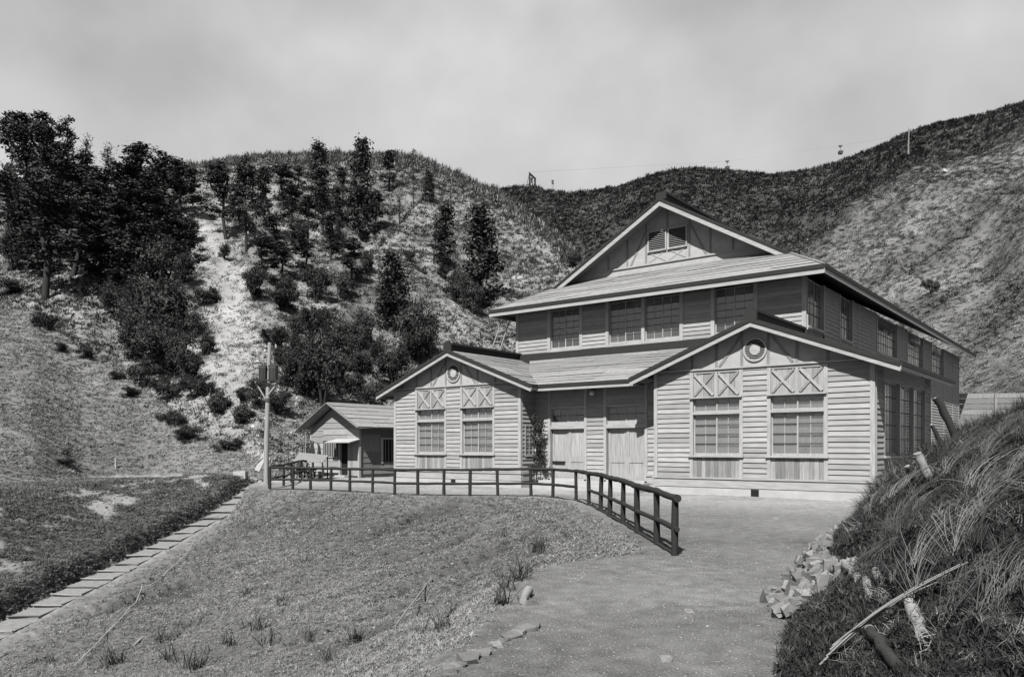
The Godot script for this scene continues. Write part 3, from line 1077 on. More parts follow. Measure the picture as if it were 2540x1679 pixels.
		for x in [[u0, lo - 0.55, u1, lo - 0.08], [u1, lo - 0.55, u0, lo - 0.08]]:
			var bm := MB.new()
			wdiag(bm, g, x[0], x[1], x[2], x[3], 0.05, 0.0, 0.022 if x[0] == u0 else 0.016)
			part(hall, "cross_board", bm, M.plaster)

func flank() -> void:   # the wing's flank towards the mound
	var w := Wall.new(Vector3(0, 0, 0), Vector3(0, 0, 1), Vector3(-1, 0, 0))
	stick(hall, "wall", w, 0.15, 1.1, 0.0, 4.6, -0.13, 0.0, M.plank_c)
	stick(hall, "wall", w, 7.85, 8.9, 0.0, 4.6, -0.13, 0.0, M.plank_c)
	stick(hall, "wall", w, 1.1, 7.85, 0.0, 1.40, -0.13, -0.03, M.plank_c)
	stick(hall, "corner_post", w, 0.052, 0.17, 0.66, 4.58, -0.02, 0.05, M.trim)
	stick(hall, "corner_post", w, 8.78, 8.92, 0.66, 4.58, -0.12, 0.05, M.trim)
	siding(hall, w, 0.175, 1.1, 0.67, 4.5)
	siding(hall, w, 7.85, 8.78, 0.67, 4.5)
	plinth(w, 0.06, 8.95)
	stick(hall, "sill", w, 1.05, 7.88, 1.40, 1.46, -0.1, 0.12, M.trim_h)
	stick(hall, "head_board", w, 1.1, 7.85, 4.0, 4.5, -0.1, 0.02, M.trim_h)
	planks(hall, w, 1.1, 7.85, 0.66, 1.40, 22, 0.012)
	for k in 3:
		var u0 := 1.1 + 2.25 * k
		stick(hall, "wall_post", w, u0, u0 + 0.12, 1.46, 4.0, -0.1, 0.045, M.trim)
		var win := Node3D.new()
		win.name = "side_window"
		hall.add_child(win, true)
		sashes(win, w, u0 + 0.12, u0 + 2.25, 1.46, 4.0, 3, 5, ["glass", "glass", "dusty_glass"], 2, 0.1)
	stick(hall, "wall_post", w, 7.75, 7.85, 1.46, 4.0, -0.1, 0.044, M.trim)

# ---------------------------------------------------------------- fences, steps, pole, shed
func rough_pole(a: Vector3, b: Vector3, r0: float, r1: float, wob := 0.012, sides := 7) -> MB:
	var mb := MB.new()
	var n := maxi(2, int(a.distance_to(b) / 0.35))
	var pts := []
	var rad := []
	for i in n + 1:
		var t := float(i) / n
		pts.append(a.lerp(b, t) + Vector3(rng.randf_range(-wob, wob), rng.randf_range(-wob, wob), rng.randf_range(-wob, wob)))
		rad.append(lerpf(r0, r1, t) * rng.randf_range(0.88, 1.1))
	mb.tube(pts, rad, sides)
	return mb

func on_land(x: float, z: float) -> Vector3:
	return wpos(x, near_h(x, z), z)

func fences() -> void:
	var f := thing("log_fence", "dark log fence with two rails along the terrace edge", "fence")
	var posts := [[-10.15, 33.1, 0.92], [-9.1, 32.75, 0.9], [-8.3, 32.5, 0.9], [-7.3, 31.8, 0.9], [-6.45, 31.4, 0.92], [-5.4, 30.5, 0.93], [-4.36, 29.3, 0.93], [-3.47, 29.05, 0.93], [-2.46, 28.6, 0.94], [-1.53, 28.6, 0.95], [-0.51, 28.6, 0.97], [0.69, 28.45, 0.98], [1.42, 27.5, 0.98], [2.12, 26.0, 0.98], [2.34, 24.0, 0.98], [2.42, 21.6, 0.98], [2.47, 19.9, 0.98], [2.52, 17.9, 0.97], [2.56, 16.1, 0.96], [2.6, 14.2, 0.95], [2.64, 12.8, 0.93]]
	var tops := []
	var mids := []
	var lows := []
	for p in posts:
		var g := on_land(p[0], p[1])
		g.y = maxf(g.y, -0.05)
		var lean := Vector3(rng.randf_range(-0.03, 0.03), 0, rng.randf_range(-0.03, 0.03))
		part(f, "post", rough_pole(g - Vector3(0, 0.25, 0), g + Vector3(0, p[2], 0) + lean, 0.062, 0.055, 0.006, 8), M.fence_wood)
		tops.append(g + Vector3(0, p[2], 0) + lean)
		mids.append(g + Vector3(0, p[2] * 0.47, 0) + lean * 0.5)
		lows.append(g + Vector3(0, 0.02, 0))
	for i in posts.size() - 1:
		var d: Vector3 = (tops[i + 1] - tops[i]).normalized() * 0.06
		var r := 0.05 if i < 13 else 0.062
		part(f, "top_rail", rough_pole(tops[i] - d, tops[i + 1] + (d if i < posts.size() - 2 else d * 2.2), r, r, 0.008, 8), M.fence_wood)
		if i != 13:
			part(f, "middle_rail", rough_pole(mids[i] - d, mids[i + 1] + (d if i < posts.size() - 2 else d * 2.0), 0.047, 0.047, 0.008, 8), M.fence_wood)
		part(f, "kick_rail", rough_pole(lows[i], lows[i + 1], 0.02 if i < 13 else 0.032, 0.02 if i < 13 else 0.032, 0.008, 6), M.fence_wood)
	var f2 := thing("log_fence", "short dark fence running back from the terrace edge past the pole", "fence")
	var q := [[-10.4, 33.8, 0.93], [-10.5, 36.3, 0.95], [-10.9, 39.0, 0.98], [-11.2, 42.0, 1.0], [-11.35, 45.0, 1.02]]
	for i in q.size():
		var g := on_land(q[i][0], q[i][1])
		part(f2, "post", rough_pole(g - Vector3(0, 0.2, 0), g + Vector3(0, q[i][2], 0), 0.06, 0.055, 0.005), M.fence_wood)
		if i > 0:
			var g0 := on_land(q[i - 1][0], q[i - 1][1])
			part(f2, "top_rail", rough_pole(g0 + Vector3(0, q[i - 1][2], 0), g + Vector3(0, q[i][2], 0), 0.055, 0.055), M.fence_wood)
			part(f2, "middle_rail", rough_pole(g0 + Vector3(0, 0.42, 0), g + Vector3(0, 0.45, 0), 0.05, 0.05), M.fence_wood)

func steps() -> void:
	var s := thing("earth_steps", "long flight of earth steps with timber edges down the bank", "steps", wpos(-12.85, -1.5, 30))
	var zs := [17.2, 18.4, 19.5, 20.7, 21.65, 22.7, 23.45, 24.4, 25.3, 26.2, 27.35, 28.5, 29.7, 30.9, 32.3, 33.6, 34.9, 36.2, 37.5, 38.8, 40.0]
	for i in zs.size() - 1:
		var h := table(STAIR_Z, STAIR_H, zs[i] + 0.35)
		var h1 := table(STAIR_Z, STAIR_H, zs[i + 1] + 0.2) - 0.10
		var l := -13.22 + rng.randf_range(-0.1, 0.08)
		var r := -12.45 + rng.randf_range(-0.12, 0.12)
		var mb := MB.new()
		var z0: float = zs[i] + 0.04
		var z1: float = zs[i + 1] + 0.02
		h1 = maxf(h1, h) + 0.04
		mb.hexa([wpos(l, h - 0.5, z0), wpos(r, h - 0.5, z0), wpos(l, h, z0), wpos(r, h, z0), wpos(l, h - 0.5, z1), wpos(r, h - 0.5, z1), wpos(l, h1, z1), wpos(r, h1, z1)])
		for k in mb.v.size():
			mb.v[k] -= s.position
		part(s, "tread", mb, M.earth_tread)
		var a := wpos(l - 0.05, h + 0.005, zs[i]) - s.position
		var b := wpos(r + 0.06, h + 0.005 + rng.randf_range(-0.02, 0.02), zs[i] + rng.randf_range(-0.08, 0.08)) - s.position
		part(s, "riser_log", rough_pole(a, b, 0.026, 0.02, 0.012), M.grey_wood if i % 3 == 0 else M.cut_wood)

func utility_pole() -> void:
	var g := on_land(-11.7, 37.6)
	var p := thing("utility_pole", "pale wooden utility pole carrying a dark transformer platform", "pole", g)
	var mb := MB.new()
	mb.tube([Vector3(-0.02, -0.3, 0), Vector3(0, 2, 0), Vector3(0.08, 4.6, 0), Vector3(0.16, 6.75, 0)], [0.125, 0.118, 0.105, 0.09], 12)
	part(p, "shaft", mb, M.pole_wood)
	var arm := MB.new()
	arm.bar(Vector3(-0.14, 6.5, -0.1), Vector3(0.55, 6.45, 0.1), 0.07, 0.08)
	part(p, "crossarm", arm, M.dark_wood)
	for x in [-0.05, 0.45]:
		var ins := MB.new()
		ins.tube([Vector3(x, 6.5, 0), Vector3(x, 6.6, 0), Vector3(x, 6.68, 0)], [0.02, 0.05, 0.03], 8)
		part(p, "insulator", ins, M.white_board)
	var plat := MB.new()
	plat.bar(Vector3(-0.5, 4.93, -0.25), Vector3(0.75, 4.93, -0.25), 0.1, 0.08)
	plat.bar(Vector3(-0.5, 4.93, 0.25), Vector3(0.75, 4.93, 0.25), 0.1, 0.08)
	part(p, "platform", plat, M.dark_wood)
	for x in [[-0.3, 0.02], [0.16, 0.5]]:
		var tm := MB.new()
		tm.box(Vector3(x[0], 4.98, -0.24), Vector3(x[1], 5.62, 0.24))
		for k in 5:
			var u := lerpf(x[0] + 0.04, x[1] - 0.04, k / 4.0)
			tm.box(Vector3(u - 0.012, 5.02, 0.241), Vector3(u + 0.012, 5.56, 0.29))
		tm.box(Vector3(x[0] - 0.02, 5.621, -0.26), Vector3(x[1] + 0.02, 5.66, 0.26))
		tm.tube([Vector3(x[0] + 0.1, 5.66, 0.05), Vector3(x[0] + 0.1, 5.82, 0.05)], [0.03, 0.02], 6)
		tm.tube([Vector3(x[1] - 0.1, 5.66, 0.05), Vector3(x[1] - 0.1, 5.82, 0.05)], [0.03, 0.02], 6)
		part(p, "transformer", tm, M.iron)
	for s in [[-0.5, 4.9, 0.0, 4.05], [0.6, 4.9, 0.1, 4.25]]:
		var st := MB.new()
		st.bar(Vector3(s[0], s[1], 0.1), Vector3(s[2], s[3], 0.1), 0.06, 0.06)
		part(p, "strut", st, M.pole_wood)
	var col := MB.new()
	col.tube([Vector3(0.06, 3.95, 0), Vector3(0.06, 4.1, 0)], [0.15, 0.15], 10)
	part(p, "collar", col, M.iron)
	var peg := MB.new()
	peg.bar(Vector3(-0.7, 3.55, 0.05), Vector3(0, 3.35, 0.05), 0.04, 0.04)
	part(p, "step_bar", peg, M.pole_wood)

func shed() -> void:
	# stands in the hall's axes: front at b = 3.3
	var o := hp(28.67, 3.3, 0)
	var s := thing("gatekeeper_shed", "small gabled board shed with barred window beside the hall", "shed", o)
	s.basis = hall.basis
	var wd := 4.3
	var w := Wall.new(Vector3.ZERO, Vector3(1, 0, 0), Vector3(0, 0, -1))
	var core := MB.new()
	core.box(Vector3(0.02, -0.1, 0.16), Vector3(wd - 0.02, 2.9, 5.4))
	part(s, "wall", core, M.core)
	# front: boards round a window and a doorway (u grows away from the hall)
	siding(s, w, 3.18, wd, 0.25, 2.9, 0.36, ["board_a", "board_b", "board_c", "plank_b"], 0.03)
	siding(s, w, 1.72, 3.18, 0.25, 1.2, 0.36, ["board_a", "board_b", "board_c"], 0.03)
	siding(s, w, 0.95, 3.18, 2.15, 2.9, 0.36, ["board_a", "board_c"], 0.03)
	siding(s, w, 0.02, 0.95, 2.15, 2.9, 0.36, ["board_a", "board_c"], 0.03)
	planks(s, w, 0.02, 0.95, 0.1, 2.15, 4, 0.02, ["plank_a", "plank_a", "plank_b"])
	stick(s, "corner_post", w, wd - 0.02, wd + 0.1, 0.0, 3.0, -0.1, 0.05, M.trim)
	stick(s, "corner_post", w, -0.1, 0.02, 0.0, 3.0, -0.1, 0.05, M.trim)
	stick(s, "door_post", w, 1.62, 1.72, 0.0, 2.15, -0.1, 0.05, M.trim)
	stick(s, "doorway_shade_sheet", w, 0.95, 1.62, 0.0, 2.15, -0.15, -0.13, M.black)  # black sheet across the doorway paints the dark interior
	stick(s, "door_step", w, 0.85, 1.75, -0.05, 0.12, 0.0, 0.35, M.concrete)
	stick(s, "window_dark_sheet", w, 1.72, 3.18, 1.2, 2.15, -0.15, -0.12, M.black)  # black sheet behind the bars paints the unlit inside
	stick(s, "window_sill", w, 1.7, 3.2, 1.14, 1.2, -0.1, 0.08, M.trim_h)
	for k in 9:
		var u := 1.82 + k * 0.16
		stick(s, "window_bar", w, u - 0.02, u + 0.02, 1.2, 2.15, -0.06, -0.02, M.trim)
	# gable
	for k in 4:
		var h0 := 2.9 + k * 0.33
		var half := (4.15 - h0) / 1.35 * 2.15
		if half > 0.1:
			var mb := MB.new()
			var up := maxf(0.0, (4.15 - h0 - 0.34) / 1.35 * 2.15)
			var q := []
			for i in 8:
				var e := up if i & 2 else half
				q.append(w.p(wd * 0.5 + (e if i & 1 else -e), h0 + (0.34 if i & 2 else 0.0), (0.008 if i & 2 else 0.035) if i & 4 else -0.01))
			mb.hexa(q)
			part(s, "siding_board", mb, M.board_c)
	gable_face(s, w, 0, wd, 2.8, wd * 0.5, 4.2, 2.85, M.plank_b)
	# flank towards the hall
	var fl := Wall.new(Vector3.ZERO, Vector3(0, 0, 1), Vector3(-1, 0, 0))
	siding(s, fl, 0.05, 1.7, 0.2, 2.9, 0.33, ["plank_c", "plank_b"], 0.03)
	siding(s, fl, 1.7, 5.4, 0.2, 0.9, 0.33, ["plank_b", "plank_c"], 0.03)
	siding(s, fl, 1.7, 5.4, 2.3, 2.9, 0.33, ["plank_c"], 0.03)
	stick(s, "window_dark_sheet", fl, 1.75, 5.3, 0.9, 2.3, -0.03, -0.01, M.black)  # interior shade put in as a black sheet
	var fr := MB.new()
	wbox(fr, fl, 1.7, 1.86, 0.8, 2.35, -0.02, 0.06)
	wbox(fr, fl, 1.86, 5.3, 2.24, 2.35, -0.02, 0.06)
	part(s, "window_frame", fr, M.white_board)
	for k in 12:
		stick(s, "window_bar", fl, 2.05 + k * 0.26, 2.09 + k * 0.26, 0.9, 2.24, 0.0, 0.03, M.plank_c)
	# awning over the door
	var aw := MB.new()
	aw.hexa([Vector3(-0.2, 2.22, -0.02), Vector3(2.0, 2.22, -0.02), Vector3(-0.2, 2.26, -0.02), Vector3(2.0, 2.26, -0.02), Vector3(-0.2, 2.02, -0.85), Vector3(2.0, 2.02, -0.85), Vector3(-0.2, 2.07, -0.85), Vector3(2.0, 2.07, -0.85)])
	part(s, "awning", aw, M.white_board)
	# roof
	var roof := Node3D.new()
	roof.name = "roof"
	s.add_child(roof, true)
	for sg in [-1.0, 1.0]:
		var e: float = wd * 0.5 + sg * 2.75
		var e0 := Vector3(e, 2.93, -0.55)
		var e1 := Vector3(e, 2.93, 5.9)
		var t0 := Vector3(wd * 0.5, 4.42, -0.55)
		var t1 := Vector3(wd * 0.5, 4.42, 5.9)
		slab(roof, "roof_boarding", [e0, e1, t1, t0], 0.08, M.soffit)
		courses(roof, [e0, t0], [e1, t1], 6, 0.035)
		var rk := MB.new()
		rk.bar(e0 + Vector3(0, -0.05, -0.02), t0 + Vector3(0, -0.05, -0.02), 0.05, 0.16, Vector3(0, 0, 1))
		part(roof, "barge_board", rk, M.plank_c)

func clutter() -> void:
	# odds and ends stacked beside the pole
	var g := on_land(-13.3, 40.4)
	var crate := thing("white_crate", "open white plank crate on the bank edge beside the pole", "crate", g + Vector3(-0.55, 0.22, 0.1))
	for k in 3:
		var mb := MB.new()
		mb.box(Vector3(-0.32, 0.13 * k, -0.2), Vector3(0.3, 0.13 * k + 0.122, -0.17))
		part(crate, "plank", mb, M.white_board)
		var m2 := MB.new()
		m2.box(Vector3(-0.32, 0.13 * k, 0.2), Vector3(0.3, 0.13 * k + 0.122, 0.23))
		part(crate, "plank", m2, M.white_board)
	for x in [-0.32, 0.27]:
		var m3 := MB.new()
		m3.box(Vector3(x, 0.0, -0.17), Vector3(x + 0.03, 0.38, 0.2))
		part(crate, "end_board", m3, M.white_board)
	for x in [-0.25, 0.25]:
		part(crate, "leg", rough_pole(Vector3(x, -0.45, 0), Vector3(x, 0.02, 0), 0.03, 0.03, 0.0), M.grey_wood)
	var chute := thing("plank_chute", "slanting white board chute on thin legs above the crate", "chute", g + Vector3(0.05, 0.0, 0))
	var cb := MB.new()
	cb.bar(Vector3(-0.2, 0.72, 0), Vector3(0.45, 1.3, -0.15), 0.3, 0.03)
	part(chute, "trough_board", cb, M.white_board)
	var c2 := MB.new()
	c2.bar(Vector3(0.2, 0.62, 0.05), Vector3(0.62, 1.55, -0.1), 0.26, 0.03, Vector3(0, 0.3, 1))
	part(chute, "side_board", c2, M.white_board)
	for q in [[-0.1, 0.72], [0.3, 1.15], [0.6, 1.5]]:
		part(chute, "leg", rough_pole(Vector3(q[0], -0.2, -0.05), Vector3(q[0] - 0.04, q[1], -0.05), 0.025, 0.02, 0.004, 6), M.white_board)
	var cover := thing("tin_cover", "low slanting pale sheet roof over stacked firewood by the pole", "shelter", on_land(-11.2, 43.6))
	var cv := MB.new()
	cv.hexa([Vector3(-0.75, 0.9, 0.6), Vector3(0.9, 0.9, 0.6), Vector3(-0.75, 0.93, 0.6), Vector3(0.9, 0.93, 0.6), Vector3(-0.75, 1.42, -0.7), Vector3(0.9, 1.25, -0.7), Vector3(-0.75, 1.45, -0.7), Vector3(0.9, 1.28, -0.7)])
	part(cover, "sheet", cv, M.stone_c)
	for q in [[-0.7, 0.5, 0.9], [0.85, 0.5, 0.9], [-0.7, -0.65, 1.4], [0.85, -0.65, 1.24]]:
		part(cover, "post", rough_pole(Vector3(q[0], -0.2, q[1]), Vector3(q[0], q[2], q[1]), 0.035, 0.035, 0.004, 6), M.bark_dark)
	for k in 14:
		var a := Vector3(-0.6 + (k % 5) * 0.27, 0.09 + int(k / 5.0) * 0.2, 0.25)
		var lg := rough_pole(cover.position + a, cover.position + a + Vector3(rng.randf_range(-0.05, 0.05), 0.02, -0.75), 0.09, 0.085, 0.008, 7)
		var fw := part(self, "firewood_log", lg, M.bark if k % 3 else M.cut_wood)
		tag(fw, "short split log in the firewood stack under the sheet roof", "log", "firewood beside the pole")
	# washing on a line
	var a1 := on_land(-11.9, 45.5) + Vector3(0, 2.55, 0)
	var b1 := on_land(-12.6, 48.6) + Vector3(1.0, 2.1, 0)
	var line := thing("washing_line", "thin washing line strung between two stakes behind the pole", "line")
	part(line, "cord", rough_pole(a1, b1, 0.012, 0.012, 0.01, 5), M.rope)
	for q in [a1, b1]:
		part(line, "stake", rough_pole(Vector3(q.x, -0.3, q.z), q + Vector3(0, 0.35, 0), 0.035, 0.03, 0.012, 6), M.pole_wood)
	for k in 2:
		var cl := MB.new()
		var p0 := a1.lerp(b1, 0.22 + 0.4 * k)
		var d := (b1 - a1).normalized()
		for i in 5:
			for j in 4:
				var f := func(ii: int, jj: int) -> Vector3: return p0 + d * (ii * 0.16) + Vector3(0.05 * sin(ii * 2.1 + jj), -0.2 * jj - 0.01, 0.05 * cos(ii * 1.7 + k))
				cl.quad(f.call(i, j), f.call(i, j + 1), f.call(i + 1, j + 1), f.call(i + 1, j))
		tag(part(self, "hanging_cloth", cl, M.cloth), ["pale cloth hung on the washing line next to the pole", "pale cloth hung on the washing line next to the shed"][k], "cloth", "washing on the line")
	# bamboo screen behind
	var scr := thing("stick_screen", "loose screen of thin sticks standing behind the shed", "screen")
	for k in 18:
		var q := on_land(-15.0 + k * 0.22, 51.0 - k * 0.08)
		part(scr, "stick", rough_pole(q, q + Vector3(rng.randf_range(-0.1, 0.1), rng.randf_range(2.0, 3.2), 0), 0.035, 0.02, 0.02, 5), M.pole_wood if k % 3 else M.bark_dark)
	for h in [0.9, 1.8, 2.4]:
		part(scr, "cross_stick", rough_pole(on_land(-15.1, 51.0) + Vector3(0, h, 0), on_land(-11.2, 49.6) + Vector3(0, h + 0.1, 0), 0.03, 0.03, 0.02, 5), M.bark_dark)
	var st := on_land(-22.3, 44.4)
	tag(part(self, "marker_post", rough_pole(st - Vector3(0, 0.2, 0), st + Vector3(0, 0.62, 0), 0.05, 0.05, 0.004, 6), M.white_board), "small white marker post beside the footpath", "post")
	# white cord lying on the bank, and a fallen stick
	var cord := MB.new()
	var pts := []
	var rad := []
	for i in 22:
		var t := i / 21.0
		var q := hit(lerpf(507.0, 184.0, t) + 2.0 * sin(t * 9.0), lerpf(1332.0, 1660.0, t), 1)
		pts.append(q + Vector3(0, 0.09, 0))
		rad.append(0.011)
	cord.tube(pts, rad, 6)
	tag(part(self, "hose_line", cord, M.white_board), "thin pale hose stretched down the grassy bank beside the steps", "hose")
	for d in [[1071.0, 1443.0, 979.0, 1562.0, 0.016, "long thin fallen stick on the grassy bank", "stick"], [1310.0, 1478.0, 1298.0, 1502.0, 0.06, "short pale split log at the path edge", "log"], [352.0, 1588.0, 330.0, 1608.0, 0.03, "short pale stick lying low on the bank", "stick"]]:
		var a := hit(d[0], d[1], 1) + Vector3(0, 0.05, 0)
		var b := hit(d[2], d[3], 1) + Vector3(0, 0.05, 0)
		tag(part(self, "fallen_" + d[6], rough_pole(a, b, d[4], d[4] * 0.8, 0.008, 7), M.cut_wood), d[5], d[6])
	# ladder on the far wing's roof
	var ld := thing("ladder", "wooden ladder leaning on the far wing roof beside the upper wall", "ladder")
	var l0 := hp(19.55, 4.0, 6.1)
	var l1 := hp(19.0, 4.45, 8.25)
	var sd := Vector3(0.42, 0, 0.0)
	for k in 2:
		part(ld, "rail", rough_pole(l0 + sd * k, l1 + sd * k, 0.035, 0.03, 0.0, 6), M.pole_wood)
	for k in 7:
		var m := l0.lerp(l1, (k + 0.7) / 7.5)
		part(ld, "rung", rough_pole(m, m + sd, 0.02, 0.02, 0.0, 5), M.pole_wood)
	# board wall behind the hall
	var bw := thing("board_wall", "weathered board retaining wall at the slope foot behind the hall", "wall")
	var p0 := wpos(34.5, 0, 61.5)
	var p1 := wpos(43.5, 0, 60.0)
	for k in 14:
		var mb := MB.new()
		mb.bar(p0 + Vector3(0, 0.3 + k * 0.42, 0), p1 + Vector3(rng.randf_range(-0.8, 0.3), 0.3 + k * 0.42 + rng.randf_range(-0.05, 0.05), 0), 0.09 + rng.randf() * 0.05, 0.36)
		part(bw, "board", mb, pickm(["plank_b", "plank_c", "plank_c"]))
	for k in 4:
		var q := p0.lerp(p1, k / 3.2)
		var mb := MB.new()
		mb.box(q + Vector3(-0.08, -0.5, 0.08), q + Vector3(0.08, 5.9, 0.2))
		part(bw, "post", mb, M.plank_b)

func ropeway() -> void:
	var g := hit(1320.0, 461.0)
	var t := thing("ropeway_tower", "dark slanting timber ropeway tower on the far saddle", "tower", g)
	var k := -g.z / F   # metres for a pixel at the tower
	for q in [[-7.0, 0.0, -6.5, 31.0], [-4.0, 0.0, -5.5, 26.0], [1.0, 0.0, 0.0, 17.0], [8.0, 0.0, 8.5, 16.0], [6.0, 0.0, 5.5, 18.0]]:
		for zz in [-0.4, 0.4]:
			part(t, "leg", rough_pole(Vector3(q[0] * k, -1.0, zz), Vector3(q[2] * k, q[3] * k, zz), 0.11, 0.09, 0.02, 6), M.bark_dark)
	var deck := MB.new()
	deck.hexa([Vector3(-8 * k, 31.5 * k, -0.5), Vector3(9.5 * k, 15 * k, -0.5), Vector3(-8 * k, 33.5 * k, -0.5), Vector3(9.5 * k, 17.5 * k, -0.5), Vector3(-8 * k, 31.5 * k, 0.5), Vector3(9.5 * k, 15 * k, 0.5), Vector3(-8 * k, 33.5 * k, 0.5), Vector3(9.5 * k, 17.5 * k, 0.5)])
	part(t, "deck", deck, M.bark_dark)
	var hop := MB.new()
	hop.hexa([Vector3(-2 * k, 8 * k, -0.4), Vector3(0.5 * k, 8 * k, -0.4), Vector3(-3.4 * k, 21 * k, -0.4), Vector3(2 * k, 18 * k, -0.4), Vector3(-2 * k, 8 * k, 0.4), Vector3(0.5 * k, 8 * k, 0.4), Vector3(-3.4 * k, 21 * k, 0.4), Vector3(2 * k, 18 * k, 0.4)])
	part(t, "hopper", hop, M.bark_dark)
	part(t, "guy_pole", rough_pole(Vector3(-15 * k, -0.5, 0), Vector3(-7 * k, 30 * k, 0), 0.06, 0.06, 0.02, 5), M.bark_dark)
	var g2 := hit(1371.0, 474.0)
	var p := thing("ropeway_trestle", "thin ropeway trestle with two crossheads beside the tower", "trestle", g2)
	for x in [-2.5, 2.5]:
		part(p, "leg", rough_pole(Vector3(x * k, -1.0, 0), Vector3(x * k, 41 * k, 0), 0.07, 0.06, 0.02, 5), M.grey_wood)
	for y in [38.0, 29.0]:
		var hd := MB.new()
		hd.bar(Vector3(-4 * k, (y + 2.5) * k, 0.2), Vector3(4 * k, (y - 2.5) * k, 0.2), 0.4, 0.36)
		part(p, "crosshead", hd, M.bark_dark)
	# hauling rope and its buckets
	var top := g + Vector3(-7 * k, 34 * k, 0)
	var dist := -g.z
	var rope := [top]
	for q in [[1805.0, 400.0, 258.0], [2086.0, 362.0, 236.0], [2290.0, 325.0, 215.0]]:
		rope.append(wpos((q[0] - CX) / F * q[2], CAMH + (YH - q[1]) / F * q[2], q[2]))
	var rm := MB.new()
	var rd := []
	for q in rope:
		rd.append(0.012)
	rm.tube(rope, rd, 5)
	tag(part(self, "ropeway_cable", rm, M.iron), "thin aerial ropeway cable strung over the far ridge", "cable")
	for i in [1, 2]:
		var q: Vector3 = rope[i]
		var kk := -q.z / F
		var b := thing("ropeway_bucket", ["aerial ropeway bucket hanging low over the ridge dip", "aerial ropeway bucket hanging where the ridge starts climbing"][i - 1], "bucket", q, "ropeway buckets")
		var wh := MB.new()
		wh.hexa([Vector3(-2.5 * kk, -3 * kk, -0.2), Vector3(2.0 * kk, -3 * kk, -0.2), Vector3(-4.5 * kk, 1.5 * kk, -0.2), Vector3(5 * kk, 1.5 * kk, -0.2), Vector3(-2.5 * kk, -3 * kk, 0.2), Vector3(2.0 * kk, -3 * kk, 0.2), Vector3(-4.5 * kk, 1.5 * kk, 0.2), Vector3(5 * kk, 1.5 * kk, 0.2)])
		part(b, "carriage", wh, M.iron)
		part(b, "hanger", rough_pole(Vector3(0, -13 * kk, 0), Vector3(0, 0, 0), 0.05, 0.05, 0.0, 5), M.iron)
		var bk := MB.new()
		bk.hexa([Vector3(-4.3 * kk, -20 * kk, -0.5), Vector3(4.2 * kk, -20 * kk, -0.5), Vector3(-5.0 * kk, -13 * kk, -0.6), Vector3(5.0 * kk, -13 * kk, -0.6), Vector3(-4.3 * kk, -20 * kk, 0.5), Vector3(4.2 * kk, -20 * kk, 0.5), Vector3(-5.0 * kk, -13 * kk, 0.6), Vector3(5.0 * kk, -13 * kk, 0.6)])
		part(b, "tub", bk, M.iron)
	var sp := hit(2254.0, 385.0)
	var s := thing("ridge_post", "tall bare post standing on the dark ridge slope", "post", sp)
	part(s, "shaft", rough_pole(Vector3(0, -1, 0), Vector3(0.2, 68.0 * -sp.z / F, 0), 0.28, 0.12, 0.05, 7), M.stone_c)
	var wd := hit(2353.0, 427.0)
	var wm := MB.new()
	wm.hexa([Vector3(-0.9, 0.2, 0), Vector3(0.6, -0.4, 0), Vector3(-0.8, 0.8, -0.2), Vector3(0.9, 0.2, -0.2), Vector3(-0.9, 0.2, -0.5), Vector3(0.6, -0.4, -0.5), Vector3(-0.8, 0.8, -0.7), Vector3(0.9, 0.2, -0.7)])
	for i in wm.v.size():
		wm.v[i] += wd
	tag(part(self, "pale_slab", wm, M.white_board), "single pale rock slab high on the dark slope", "rock")

# ---------------------------------------------------------------- trees and bushes
var crowns := {}
var trunks := {}

func leafcard(mb: MB, p: Vector3, s: float) -> void:
	var a := Vector3(rng.randfn(), rng.randfn(), rng.randfn()).normalized()
	var b := a.cross(Vector3(rng.randfn(), rng.randfn(), rng.randfn())).normalized()
	mb.quad(p - a * s, p - b * s * 0.55, p + a * s, p + b * s * 0.55)

